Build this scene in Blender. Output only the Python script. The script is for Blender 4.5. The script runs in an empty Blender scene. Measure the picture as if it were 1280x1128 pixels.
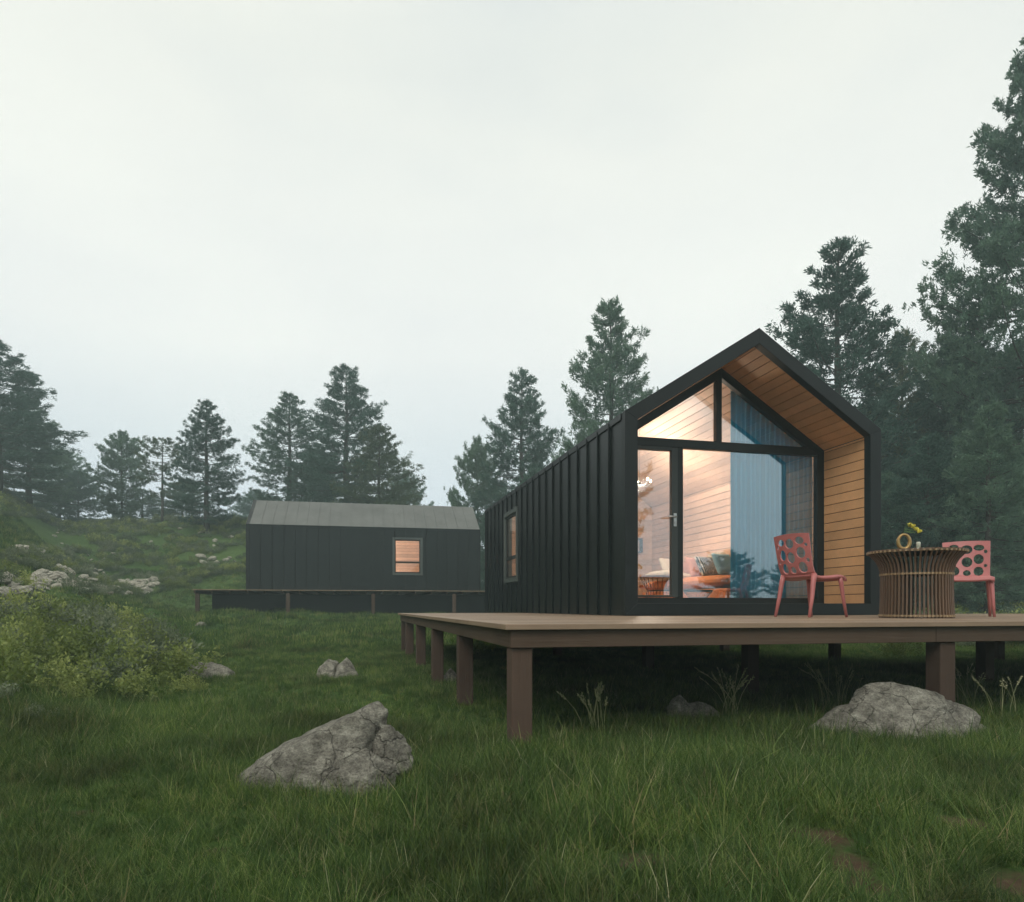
import bpy, bmesh, math, random
import numpy as np
from mathutils import Vector, Matrix, noise as mnoise
from mathutils.geometry import delaunay_2d_cdt
random.seed(7); rng = np.random.default_rng(7)
S = bpy.context.scene
COL = S.collection
PI = math.pi
# ---------------------------------------------------------------- camera frame
FPX, CX, HY, CZ = 853.0, 640.0, 760.0, 0.098
TH = math.radians(13.51)
ST, CT = math.sin(TH), math.cos(TH)
def cw(lat, D, z=0.0):                      # camera frame (right, forward) -> world
    return Vector((lat*CT + D*ST, -lat*ST + D*CT, z))
def wc(x, y):
    return x*CT - y*ST, x*ST + y*CT
def sstep(t):
    t = np.clip(t, 0, 1); return t*t*(3-2*t)
def terrain(x, y):
    x = np.asarray(x, float); y = np.asarray(y, float)
    L = x*CT - y*ST; D = x*ST + y*CT
    base = -0.785 + 0.535*sstep((D-9)/16) + 0.35*sstep((D-26)/40)
    hill = 6.5*sstep((D-27)/22)*sstep((-2-L)/12)
    u = np.maximum(0, -L-0.42*np.maximum(D, 4))
    rise = 0.043*u*u
    k = 0.25
    m = np.log(np.exp(np.clip(hill/k, 0, 200)*1.0) + np.exp(np.clip(rise/k, 0, 200)) - 1 + 1e-9)*k
    m = np.where(hill+rise < 1e-6, 0, m)
    m = 10.5*np.tanh(m/10.5*1.04)
    m = m*sstep((D+6)/10)
    bump = 0.035*np.sin(x*1.7+.6*y)*np.cos(y*1.3-.4*x) + 0.02*np.sin(3.1*x+1.2)*np.sin(2.7*y)
    far = 0.25*np.sin(x*.23+1.)*np.cos(y*.19+x*.07)*sstep((D-28)/15)
    near_r = 0.10*sstep((L-1.6)/2.0)*sstep((5.0-D)/1.5)
    rough = (.16*np.sin(x*.9+1.3*np.sin(y*.7))*np.cos(y*1.1+.5*x)+.10*np.sin(x*2.1+y*1.4))*sstep((D-13)/6)*sstep((-4-L)/4)
    return base + m + bump + far + near_r + rough
def tz(x, y): return float(terrain(x, y))
def hit(px, py):                            # where a view ray meets the ground (used to survey positions)
    k = (px-CX)/FPX; q = (HY-py)/FPX
    t = 1.2; step = 0.03
    while t < 90:
        p = cw(k*t, t)
        if CZ + q*t <= tz(p.x, p.y): return Vector((p.x, p.y, tz(p.x, p.y))), t
        t += step*(1+t*.15)
    p = cw(k*50, 50); return Vector((p.x, p.y, tz(p.x, p.y))), 50.

# ---------------------------------------------------------------- materials
def newmat(name):
    m = bpy.data.materials.new(name); m.use_nodes = True
    nt = m.node_tree; b = nt.nodes['Principled BSDF']
    return m, nt, b
def N(nt, t, **kw):
    n = nt.nodes.new(t)
    for k, v in kw.items(): setattr(n, k, v)
    return n
def ramp(nt, stops):
    r = N(nt, 'ShaderNodeValToRGB'); e = r.color_ramp.elements
    while len(e) < len(stops): e.new(.5)
    for i, (p, c) in enumerate(stops):
        e[i].position = p; e[i].color = (c[0], c[1], c[2], 1)
    return r
def simple(name, col, rough=.5, var=.15, scale=8, metallic=0, bump=0, stretch=None, spec=.5, col2=None, rnd=True, coat=0, stain=.25):
    m, nt, b = newmat(name)
    tc = N(nt, 'ShaderNodeTexCoord'); mp = N(nt, 'ShaderNodeMapping')
    if stretch: mp.inputs['Scale'].default_value = stretch
    nt.links.new(tc.outputs['Object'], mp.inputs[0])
    n = N(nt, 'ShaderNodeTexNoise'); n.inputs['Scale'].default_value = scale; n.inputs['Detail'].default_value = 6; n.inputs['Roughness'].default_value = .6
    nt.links.new(mp.outputs[0], n.inputs['Vector'])
    c2 = col2 or tuple(c*(1-var*1.6) for c in col)
    r = ramp(nt, [(.3, c2), (.7, tuple(c*(1+var*.6) for c in col))])
    out = r.outputs[0]
    st = N(nt, 'ShaderNodeTexNoise'); st.inputs['Scale'].default_value = 1.1; st.inputs['Detail'].default_value = 7; st.inputs['Roughness'].default_value = .65
    nt.links.new(tc.outputs['Object'], st.inputs['Vector'])
    sr = ramp(nt, [(.32, (1-stain, 1-stain, 1-stain)), (.62, (1.06, 1.06, 1.06))]); nt.links.new(st.outputs[0], sr.inputs[0])
    sm_ = N(nt, 'ShaderNodeMix', data_type='RGBA', blend_type='MULTIPLY'); sm_.inputs[0].default_value = 1
    nt.links.new(r.outputs[0], sm_.inputs[6]); nt.links.new(sr.outputs[0], sm_.inputs[7]); out = sm_.outputs[2]
    if rnd:
        at = N(nt, 'ShaderNodeAttribute', attribute_name='rnd')
        mu = N(nt, 'ShaderNodeMath', operation='MULTIPLY_ADD'); mu.inputs[1].default_value = .35; mu.inputs[2].default_value = .82
        nt.links.new(at.outputs['Fac'], mu.inputs[0])
        mx = N(nt, 'ShaderNodeVectorMath', operation='SCALE')
        nt.links.new(out, mx.inputs[0]); nt.links.new(mu.outputs[0], mx.inputs['Scale'])
        ad = N(nt, 'ShaderNodeMath', operation='ADD')
        out = mx.outputs[0]
        # the grain starts elsewhere on every board
        off = N(nt, 'ShaderNodeVectorMath', operation='SCALE'); cx = N(nt, 'ShaderNodeCombineXYZ')
        for i in range(3): nt.links.new(at.outputs['Fac'], cx.inputs[i])
        off.inputs['Scale'].default_value = 37.
        nt.links.new(cx.outputs[0], off.inputs[0]); nt.links.new(off.outputs[0], mp.inputs['Location'])
        nt.nodes.remove(ad)
    nt.links.new(out, b.inputs['Base Color'])
    rr = N(nt, 'ShaderNodeMapRange'); rr.inputs[3].default_value = max(.02, rough-.1); rr.inputs[4].default_value = min(1, rough+.12)
    nt.links.new(n.outputs[0], rr.inputs[0]); nt.links.new(rr.outputs[0], b.inputs['Roughness'])
    b.inputs['Metallic'].default_value = metallic; b.inputs['Specular IOR Level'].default_value = spec
    b.inputs['Coat Weight'].default_value = coat
    if bump:
        bp = N(nt, 'ShaderNodeBump'); bp.inputs['Strength'].default_value = bump; bp.inputs['Distance'].default_value = .01
        nt.links.new(n.outputs[0], bp.inputs['Height']); nt.links.new(bp.outputs[0], b.inputs['Normal'])
    return m
M = {}
M['cladding'] = simple('dark_metal_cladding', (.0056, .0092, .009), .36, .3, 1.6, bump=.06, stretch=(1, 1, .35), spec=.34)
M['roofmetal'] = simple('grey_metal_roofing', (.125, .13, .12), .5, .2, 2.0, bump=.05)
M['framemetal'] = simple('charcoal_frame_metal', (.0056, .0085, .0085), .42, .12, 5, spec=.34)
M['winframe'] = simple('grey_window_frame_metal', (.03, .038, .036), .45, .1, 5)
M['sash'] = simple('grey_green_casement_metal', (.07, .085, .078), .5, .1, 5)
M['lining'] = simple('cedar_board_lining', (.86, .47, .22), .55, .22, 3.2, bump=.25, stretch=(6, .55, 9))
M['innerwood'] = simple('pale_pine_board', (.76, .53, .39), .55, .2, 3.0, bump=.15, stretch=(6, .5, 9))
M['innerwoodx'] = simple('pale_pine_board_across', (.76, .52, .37), .55, .2, 3.0, bump=.15, stretch=(.5, 6, 9))
M['floor'] = simple('oak_floor_board', (.42, .30, .19), .4, .2, 3, stretch=(8, .6, 1))
M['deck'] = simple('weathered_deck_board', (.34, .235, .158), .5, .4, 3.0, bump=.3, stretch=(.6, 9, 9), spec=.35)
M['fascia'] = simple('brown_deck_fascia', (.12, .078, .052), .6, .5, 3.0, bump=.4, stretch=(.6, .6, 14), spec=.25)
M['post'] = simple('rough_brown_post', (.10, .066, .048), .8, .45, 4.0, bump=.6, stretch=(12, 12, .8), spec=.2)
M['chair'] = simple('coral_pink_plastic', (.53, .165, .155), .42, .16, 6, rnd=False)
M['slat'] = simple('brown_teak_slat', (.155, .09, .052), .55, .3, 5, bump=.2, stretch=(6, 6, 1))
M['slatend'] = simple('pale_cut_teak', (.36, .245, .135), .6, .2, 9)
M['steel'] = simple('brushed_steel', (.6, .6, .58), .3, .05, 20, metallic=1, rnd=False)
M['blackmetal'] = simple('black_iron', (.02, .02, .02), .5, .1, 10, rnd=False)
M['orange'] = simple('orange_upholstery', (.78, .29, .09), .85, .12, 30, bump=.2, rnd=False)
M['blue'] = simple('pale_blue_fabric', (.26, .52, .68), .9, .12, 30, bump=.2, rnd=False)
M['pinkfab'] = simple('dusty_pink_fabric', (.70, .36, .30), .9, .12, 30, bump=.2, rnd=False)
M['cream'] = simple('cream_linen', (.72, .66, .55), .9, .12, 25, bump=.2, rnd=False)
M['curtain'] = simple('slate_blue_curtain', (.16, .58, .74), .9, .25, 3, stretch=(30, 1, .3), rnd=False)
M['gold'] = simple('gilded_wood', (.42, .27, .10), .35, .2, 12, metallic=.5, rnd=False)
def curtainmat():
    m = M['curtain']; nt = m.node_tree; b = nt.nodes['Principled BSDF']; o = nt.nodes['Material Output']
    t = N(nt, 'ShaderNodeBsdfTranslucent'); t.inputs[0].default_value = (.10, .58, .85, 1); x = N(nt, 'ShaderNodeMixShader'); x.inputs[0].default_value = .5
    nt.links.new(b.outputs[0], x.inputs[1]); nt.links.new(t.outputs[0], x.inputs[2]); nt.links.new(x.outputs[0], o.inputs[0])
curtainmat()
M['stem'] = simple('green_stem', (.07, .14, .04), .6, .2, 20, rnd=False)
M['petal'] = simple('yellow_petal', (.80, .70, .10), .7, .15, 30, rnd=False)
M['ceramic'] = simple('pale_ceramic', (.55, .55, .45), .3, .08, 10, rnd=False)
M['rockgrey'] = None
M['bark'] = simple('pine_bark', (.075, .062, .052), .95, .4, 7, bump=.8, stretch=(1, 1, .25), rnd=False)
def pattern_fabric():
    m, nt, b = newmat('black_dashed_white_fabric')
    tc = N(nt, 'ShaderNodeTexCoord'); w = N(nt, 'ShaderNodeTexWave'); w.inputs['Scale'].default_value = 9; w.inputs['Distortion'].default_value = 1
    v = N(nt, 'ShaderNodeTexVoronoi'); v.inputs['Scale'].default_value = 26
    nt.links.new(tc.outputs['Object'], w.inputs['Vector']); nt.links.new(tc.outputs['Object'], v.inputs['Vector'])
    mu = N(nt, 'ShaderNodeMath', operation='MULTIPLY'); nt.links.new(w.outputs['Fac'], mu.inputs[0]); nt.links.new(v.outputs['Distance'], mu.inputs[1])
    r = ramp(nt, [(.12, (.75, .7, .62)), (.2, (.04, .07, .10))]); nt.links.new(mu.outputs[0], r.inputs[0]); nt.links.new(r.outputs[0], b.inputs['Base Color'])
    b.inputs['Roughness'].default_value = .9
    return m
M['patfab'] = pattern_fabric()
def glassmat(nm='window_glass', mu=1.1, of=.135):
    m = bpy.data.materials.new(nm); m.use_nodes = True; nt = m.node_tree; nt.nodes.clear()
    o = N(nt, 'ShaderNodeOutputMaterial'); t = N(nt, 'ShaderNodeBsdfTransparent'); g = N(nt, 'ShaderNodeBsdfGlossy')
    t.inputs[0].default_value = (.93, .96, .95, 1); g.inputs['Roughness'].default_value = .004; g.inputs[0].default_value = (.92, .96, 1, 1)
    f = N(nt, 'ShaderNodeFresnel'); f.inputs[0].default_value = 1.5
    a = N(nt, 'ShaderNodeMath', operation='MULTIPLY_ADD'); a.inputs[1].default_value = mu; a.inputs[2].default_value = of
    nt.links.new(f.outputs[0], a.inputs[0])
    x = N(nt, 'ShaderNodeMixShader'); nt.links.new(a.outputs[0], x.inputs[0]); nt.links.new(t.outputs[0], x.inputs[1]); nt.links.new(g.outputs[0], x.inputs[2])
    nt.links.new(x.outputs[0], o.inputs[0]); return m
M['glass'] = glassmat(); M['glass2'] = glassmat('casement_glass', .45, .03)
def emis(name, col, s):
    m, nt, b = newmat(name); b.inputs['Emission Color'].default_value = (*col, 1); b.inputs['Emission Strength'].default_value = s; return m
M['bulb'] = emis('warm_bulb', (1, .72, .42), 9)
def rockmat(nm='lichened_grey_stone', q=1.):
    m, nt, b = newmat(nm)
    tc = N(nt, 'ShaderNodeTexCoord')
    n1 = N(nt, 'ShaderNodeTexNoise'); n1.inputs['Scale'].default_value = 11; n1.inputs['Detail'].default_value = 12; n1.inputs['Roughness'].default_value = .78
    n2 = N(nt, 'ShaderNodeTexNoise'); n2.inputs['Scale'].default_value = 80; n2.inputs['Detail'].default_value = 8; n2.inputs['Roughness'].default_value = .75
    v = N(nt, 'ShaderNodeTexVoronoi'); v.inputs['Scale'].default_value = 60
    mp = N(nt, 'ShaderNodeMapping'); mp.inputs['Scale'].default_value = (1, 1, 1.4); mp.inputs['Rotation'].default_value = (0, .5, 0)
    nt.links.new(tc.outputs['Object'], mp.inputs[0])
    for n in (n1, n2, v): nt.links.new(mp.outputs[0], n.inputs['Vector'])
    r1 = ramp(nt, [(.34, (.07*q, .062*q, .05*q)), (.5, (.24*q, .225*q, .185*q)), (.64, (.44*q, .42*q, .35*q))])
    r2 = ramp(nt, [(.35, (.35, .33, .3)), (.52, (1, 1, 1)), (.7, (1.25, 1.25, 1.15))])
    nt.links.new(n1.outputs[0], r1.inputs[0]); nt.links.new(n2.outputs[0], r2.inputs[0])
    mx = N(nt, 'ShaderNodeMix', data_type='RGBA', blend_type='MULTIPLY'); mx.inputs[0].default_value = .85
    nt.links.new(r1.outputs[0], mx.inputs[6]); nt.links.new(r2.outputs[0], mx.inputs[7])
    nt.links.new(mx.outputs[2], b.inputs['Base Color']); b.inputs['Roughness'].default_value = .92
    ck = N(nt, 'ShaderNodeTexVoronoi', feature='DISTANCE_TO_EDGE'); ck.inputs['Scale'].default_value = 3.6
    wv = N(nt, 'ShaderNodeVectorMath', operation='MULTIPLY_ADD'); wv.inputs[1].default_value = (.22, .22, .22)
    nw = N(nt, 'ShaderNodeTexNoise'); nw.inputs['Scale'].default_value = 5; nw.inputs['Detail'].default_value = 5; nt.links.new(tc.outputs['Object'], nw.inputs['Vector'])
    nt.links.new(nw.outputs['Color'], wv.inputs[0]); nt.links.new(tc.outputs['Object'], wv.inputs[2]); nt.links.new(wv.outputs[0], ck.inputs['Vector'])
    cr_ = ramp(nt, [(.0, (.25, .24, .22)), (.014, (1, 1, 1))]); nt.links.new(ck.outputs['Distance'], cr_.inputs[0])
    mc = N(nt, 'ShaderNodeMix', data_type='RGBA', blend_type='MULTIPLY'); mc.inputs[0].default_value = .85
    nt.links.new(mx.outputs[2], mc.inputs[6]); nt.links.new(cr_.outputs[0], mc.inputs[7]); nt.links.new(mc.outputs[2], b.inputs['Base Color'])
    a0 = N(nt, 'ShaderNodeMath', operation='MULTIPLY_ADD'); a0.inputs[1].default_value = .6
    nt.links.new(cr_.outputs[0], a0.inputs[0]); nt.links.new(n1.outputs[0], a0.inputs[2])
    ad = N(nt, 'ShaderNodeMath', operation='MULTIPLY_ADD'); ad.inputs[1].default_value = .6
    nt.links.new(n2.outputs[0], ad.inputs[0]); nt.links.new(a0.outputs[0], ad.inputs[2])
    bp = N(nt, 'ShaderNodeBump'); bp.inputs['Strength'].default_value = .9; bp.inputs['Distance'].default_value = .03
    nt.links.new(ad.outputs[0], bp.inputs['Height']); nt.links.new(bp.outputs[0], b.inputs['Normal'])
    return m
M['rock'] = rockmat(); M['palerock'] = rockmat('pale_weathered_stone', 1.7)
def leafmat(name, c1, c2, c3, trans=.3, use='attr', rough=.6):
    m = bpy.data.materials.new(name); m.use_nodes = True; nt = m.node_tree; nt.nodes.clear()
    o = N(nt, 'ShaderNodeOutputMaterial')
    b = N(nt, 'ShaderNodeBsdfPrincipled'); b.inputs['Roughness'].default_value = rough; b.inputs['Specular IOR Level'].default_value = .3
    t = N(nt, 'ShaderNodeBsdfTranslucent')
    at = N(nt, 'ShaderNodeAttribute', attribute_name='rnd')
    oi = N(nt, 'ShaderNodeObjectInfo')
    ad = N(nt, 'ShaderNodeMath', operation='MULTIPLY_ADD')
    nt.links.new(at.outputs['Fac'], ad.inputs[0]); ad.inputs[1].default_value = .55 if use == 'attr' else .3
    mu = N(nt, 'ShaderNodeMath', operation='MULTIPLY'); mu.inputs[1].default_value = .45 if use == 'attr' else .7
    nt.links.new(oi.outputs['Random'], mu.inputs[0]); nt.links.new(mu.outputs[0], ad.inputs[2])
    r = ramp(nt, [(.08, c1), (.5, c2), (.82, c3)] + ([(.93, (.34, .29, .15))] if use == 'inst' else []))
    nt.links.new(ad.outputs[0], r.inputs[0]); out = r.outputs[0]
    if use == 'inst':
        g = N(nt, 'ShaderNodeNewGeometry'); n = N(nt, 'ShaderNodeTexNoise'); n.inputs['Scale'].default_value = 1.1; n.inputs['Detail'].default_value = 6; n.inputs['Roughness'].default_value = .7
        nt.links.new(g.outputs['Position'], n.inputs['Vector'])
        pr = ramp(nt, [(.34, (.50, .42, .40)), (.5, (.85, .86, .85)), (.66, (1.22, 1.12, 1.0))]); nt.links.new(n.outputs[0], pr.inputs[0])
        mm = N(nt, 'ShaderNodeMix', data_type='RGBA', blend_type='MULTIPLY'); mm.inputs[0].default_value = 1
        nt.links.new(out, mm.inputs[6]); nt.links.new(pr.outputs[0], mm.inputs[7]); out = mm.outputs[2]
    nt.links.new(out, b.inputs['Base Color']); nt.links.new(out, t.inputs[0])
    x = N(nt, 'ShaderNodeMixShader'); x.inputs[0].default_value = trans
    nt.links.new(b.outputs[0], x.inputs[1]); nt.links.new(t.outputs[0], x.inputs[2]); nt.links.new(x.outputs[0], o.inputs[0])
    return m
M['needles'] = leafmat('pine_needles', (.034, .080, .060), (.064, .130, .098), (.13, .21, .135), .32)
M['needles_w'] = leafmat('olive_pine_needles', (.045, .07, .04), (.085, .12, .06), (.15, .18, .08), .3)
M['grass'] = leafmat('meadow_grass', (.033, .076, .017), (.076, .15, .032), (.23, .31, .085), .45, 'inst')
M['drygrass'] = leafmat('pale_seed_grass', (.16, .20, .08), (.34, .36, .17), (.5, .47, .28), .35)
M['leafy'] = leafmat('yellow_green_leaf', (.075, .11, .028), (.16, .21, .055), (.36, .40, .13), .35)
M['leafg'] = leafmat('grey_green_leaf', (.06, .09, .045), (.12, .155, .085), (.24, .27, .17), .35)
def groundmat():
    m, nt, b = newmat('meadow_soil_and_turf')
    g = N(nt, 'ShaderNodeNewGeometry')
    n1 = N(nt, 'ShaderNodeTexNoise'); n1.inputs['Scale'].default_value = .35; n1.inputs['Detail'].default_value = 5
    n2 = N(nt, 'ShaderNodeTexNoise'); n2.inputs['Scale'].default_value = 9; n2.inputs['Detail'].default_value = 9; n2.inputs['Roughness'].default_value = .75
    nt.links.new(g.outputs['Position'], n1.inputs['Vector']); nt.links.new(g.outputs['Position'], n2.inputs['Vector'])
    r1 = ramp(nt, [(.36, (.055, .11, .026)), (.6, (.085, .14, .04))])
    nt.links.new(n1.outputs[0], r1.inputs[0])
    r2 = ramp(nt, [(.3, (.35, .35, .35)), (.7, (1.25, 1.25, 1.2))]); nt.links.new(n2.outputs[0], r2.inputs[0])
    mx = N(nt, 'ShaderNodeMix', data_type='RGBA', blend_type='MULTIPLY'); mx.inputs[0].default_value = 1
    nt.links.new(r1.outputs[0], mx.inputs[6]); nt.links.new(r2.outputs[0], mx.inputs[7])
    at = N(nt, 'ShaderNodeAttribute', attribute_name='soil')
    so = ramp(nt, [(.3, (.045, .028, .018)), (.55, (.10, .065, .042)), (.75, (.17, .12, .085))]); nt.links.new(n2.outputs[0], so.inputs[0])
    m2 = N(nt, 'ShaderNodeMix', data_type='RGBA')
    n3 = N(nt, 'ShaderNodeTexNoise'); n3.inputs['Scale'].default_value = 16; n3.inputs['Detail'].default_value = 8; n3.inputs['Roughness'].default_value = .8
    nt.links.new(g.outputs['Position'], n3.inputs['Vector'])
    ms = N(nt, 'ShaderNodeMath', operation='MULTIPLY_ADD'); ms.inputs[1].default_value = 2.4; ms.inputs[2].default_value = -1.5; nt.links.new(n3.outputs[0], ms.inputs[0])
    ma = N(nt, 'ShaderNodeMath', operation='MULTIPLY_ADD', use_clamp=True); ma.inputs[1].default_value = 1.5; nt.links.new(at.outputs['Fac'], ma.inputs[0]); nt.links.new(ms.outputs[0], ma.inputs[2])
    nt.links.new(ma.outputs[0], m2.inputs[0])
    nt.links.new(mx.outputs[2], m2.inputs[6]); nt.links.new(so.outputs[0], m2.inputs[7])
    nt.links.new(m2.outputs[2], b.inputs['Base Color']); b.inputs['Roughness'].default_value = .95; b.inputs['Specular IOR Level'].default_value = .1
    bp = N(nt, 'ShaderNodeBump'); bp.inputs['Strength'].default_value = .8; bp.inputs['Distance'].default_value = .05
    nt.links.new(n2.outputs[0], bp.inputs['Height']); nt.links.new(bp.outputs[0], b.inputs['Normal'])
    return m
M['ground'] = groundmat()

# ---------------------------------------------------------------- mesh builder
class MB:
    def __init__(s): s.v = []; s.f = []; s.r = []; s.mi = []; s.cur = 0
    def add(s, vs, fs, r=None):
        n = len(s.v); s.v.extend([tuple(v) for v in vs]); r = random.random() if r is None else r
        for f in fs: s.f.append(tuple(i+n for i in f)); s.r.append(r); s.mi.append(s.cur)
    def box(s, x0, x1, y0, y1, z0, z1, r=None, mat=None):
        vs = [(x0,y0,z0),(x1,y0,z0),(x1,y1,z0),(x0,y1,z0),(x0,y0,z1),(x1,y0,z1),(x1,y1,z1),(x0,y1,z1)]
        if mat is not None: vs = [mat @ Vector(v) for v in vs]
        s.add(vs, [(0,3,2,1),(4,5,6,7),(0,1,5,4),(1,2,6,5),(2,3,7,6),(3,0,4,7)], r)
    def prism_y(s, poly, y0, y1, r=None):           # polygon in x,z swept along y
        n = len(poly); vs = [(p[0], y0, p[1]) for p in poly] + [(p[0], y1, p[1]) for p in poly]
        fs = [tuple(range(n)), tuple(range(2*n-1, n-1, -1))] + [(i, i+n, (i+1) % n+n, (i+1) % n) for i in range(n)]
        s.add(vs, fs, r)
    def ring_y(s, outer, inner, y0, y1, r=0.5):     # closed ring between two outlines, swept along y
        n = len(outer)
        for i in range(n):
            j = (i+1) % n
            s.prism_y([outer[i], outer[j], inner[j], inner[i]], y0, y1, r)
    def tube(s, pts, rad, seg=8, r=None, cap=True, flat=None):
        pts = [Vector(p) for p in pts]; n = len(pts)
        rads = rad if isinstance(rad, (list, tuple)) else [rad]*n
        vs = []; prev = None
        for i, p in enumerate(pts):
            d = (pts[min(i+1, n-1)]-pts[max(i-1, 0)]).normalized()
            if prev is None:
                a = Vector((0, 0, 1)) if abs(d.z) < .9 else Vector((1, 0, 0))
                u = d.cross(a).normalized()
            else: u = (prev - d*prev.dot(d)).normalized()
            prev = u; w = d.cross(u)
            for k in range(seg):
                a = 2*PI*k/seg
                vs.append(p + (u*math.cos(a) + w*math.sin(a)*(flat or 1))*rads[i])
        fs = []
        for i in range(n-1):
            for k in range(seg):
                a = i*seg+k; b = i*seg+(k+1) % seg; fs.append((a, b, b+seg, a+seg))
        if cap: fs.append(tuple(range(seg-1, -1, -1))); fs.append(tuple((n-1)*seg+k for k in range(seg)))
        s.add(vs, fs, r)
    def lathe(s, prof, seg=32, c=(0, 0, 0), r=.5):
        vs = []; n = len(prof)
        for (rr, z) in prof:
            for k in range(seg):
                a = 2*PI*k/seg; vs.append((c[0]+rr*math.cos(a), c[1]+rr*math.sin(a), c[2]+z))
        fs = [(i*seg+k, i*seg+(k+1) % seg, (i+1)*seg+(k+1) % seg, (i+1)*seg+k) for i in range(n-1) for k in range(seg)]
        if prof[0][0] > 1e-6: fs.append(tuple(range(seg-1, -1, -1)))
        if prof[-1][0] > 1e-6: fs.append(tuple((n-1)*seg+k for k in range(seg)))
        s.add(vs, fs, r)
    def mesh(s, name, mats, smooth=False):
        me = bpy.data.meshes.new(name); me.from_pydata(s.v, [], s.f)
        for m in (mats if isinstance(mats, list) else [mats]): me.materials.append(m)
        a = me.attributes.new('rnd', 'FLOAT', 'FACE'); a.data.foreach_set('value', s.r)
        me.polygons.foreach_set('material_index', s.mi)
        if smooth: me.polygons.foreach_set('use_smooth', [True]*len(s.f))
        me.update(); return me
    def build(s, name, mats, parent=None, smooth=False, bevel=0):
        bm = bmesh.new(); me = s.mesh(name, mats, smooth)
        bm.from_mesh(me); bmesh.ops.recalc_face_normals(bm, faces=bm.faces); bm.to_mesh(me); bm.free()
        o = bpy.data.objects.new(name, me); COL.objects.link(o)
        if parent: o.parent = parent
        if bevel:
            b = o.modifiers.new('bevel', 'BEVEL'); b.width = bevel; b.segments = 2; b.limit_method = 'ANGLE'
        return o
def tag(o, label=None, cat=None, group=None, kind=None):
    if label: o['label'] = label
    if cat: o['category'] = cat
    if group: o['group'] = group
    if kind: o['kind'] = kind
    return o
def empty(name, loc, rz=0, label=None, cat=None, group=None):
    o = bpy.data.objects.new(name, None); COL.objects.link(o); o.empty_display_size = .2
    o.location = loc; o.rotation_euler = (0, 0, rz); return tag(o, label, cat, group)
def link_mesh(name, me, parent=None, loc=(0, 0, 0)):
    o = bpy.data.objects.new(name, me); COL.objects.link(o); o.location = loc
    if parent: o.parent = parent
    return o
def copy_tree(o, parent=None):
    c = o.copy(); COL.objects.link(c)
    if parent: c.parent = parent
    for ch in list(o.children): copy_tree(ch, c)
    return c

# ---------------------------------------------------------------- ground
ROCKS = []                                        # (x, y, radius) kept free of grass
SOIL = []
for px, py, r in [(1022, 1050, .16), (1062, 1082, .14), (1080, 1110, .1), (1205, 1035, .13), (800, 1085, .14), (150, 985, .08), (105, 1020, .07), (1270, 1115, .16), (265, 1068, .07)]:
    p, _ = hit(px, py); SOIL.append((p.x, p.y, r*.78))
def soil_at(x, y):
    s = np.zeros(np.shape(x))
    for (a, b, r) in SOIL:
        d = np.hypot((x-a)*1.0, (y-b)*1.2)*(1+.35*np.sin(9*x+5*y)*np.cos(7*y))
        s = np.maximum(s, np.clip(1.35-d/r, 0, 1))
    return s
def build_ground():
    n = 420; t = np.linspace(-1, 1, n); k = 5.2
    gx = np.sinh(k*t)/np.sinh(k)*128
    X, Y = np.meshgrid(gx+1.0, gx+4.0)
    Z = terrain(X, Y)
    v = np.stack([X.ravel(), Y.ravel(), Z.ravel()], 1)
    i = np.arange(n-1); I, J = np.meshgrid(i, i); a = (J*n+I).ravel()
    f = np.stack([a, a+1, a+n+1, a+n], 1)
    me = bpy.data.meshes.new('ground'); me.from_pydata(v.tolist(), [], f.tolist()); me.materials.append(M['ground'])
    at = me.attributes.new('soil', 'FLOAT', 'POINT'); at.data.foreach_set('value', soil_at(X.ravel(), Y.ravel()).astype(np.float32))
    me.polygons.foreach_set('use_smooth', [True]*len(f)); me.update()
    o = link_mesh('ground', me); tag(o, kind='structure')
build_ground()

# ---------------------------------------------------------------- cabins
W, T = 3.67, 0.155
EZ, AZ = 2.5, 3.68
TA = (AZ-EZ)/(W/2); CA = math.cos(math.atan(TA))
def outline(off, z0=None):                         # cabin cross-section moved inwards by off
    az = AZ - off/CA; x0 = off; ez = az - (W/2-off)*TA
    return [(x0, off if z0 is None else z0), (x0, ez), (W/2, az), (W-x0, ez), (W-x0, off if z0 is None else z0)]
GY = 0.90                                          # glazing set back behind the gable frame
WY0, WY1, WZ0, WZ1 = 5.42, 6.60, 0.63, 2.12
def window_unit(parent, xo, xi, L, sgn):
    # frame fills the hole, proud of the cladding by 3 cm; sgn = outward x direction
    fr = MB(); w = .085
    xa, xb = sorted((xo+sgn*.035, xi))
    fr.box(xa, xb, WY0, WY1, WZ0, WZ0+w, .5); fr.box(xa, xb, WY0, WY1, WZ1-w, WZ1, .5)
    fr.box(xa, xb, WY0, WY0+w, WZ0+w, WZ1-w, .5); fr.box(xa, xb, WY1-w, WY1, WZ0+w, WZ1-w, .5)
    wd = fr.build('window', M['sash'], parent, bevel=.004)
    s = MB(); zb = WZ0 + .52
    xm = xo - sgn*.03; a, b = sorted((xm-.02, xm+.02))
    y0, y1, z0, z1 = WY0+w, WY1-w, WZ0+w, WZ1-w
    for (p, q, c, d) in [(y0, y1, z0, z0+.045), (y0, y1, z1-.045, z1), (y0, y0+.045, z0+.045, z1-.045), (y1-.045, y1, z0+.045, z1-.045), (y0+.045, y1-.045, zb-.04, zb+.03)]:
        s.box(a, b, p, q, c, d, .5)
    s.build('frame', M['framemetal'], wd, bevel=.003)
    for (c, d) in ((z0+.04, zb-.035), (zb+.025, z1-.04)):
        g = MB(); g.box(xm-.004, xm+.004, y0+.04, y1-.04, c, d, .5); g.build('pane', M['glass2'], wd)
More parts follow.
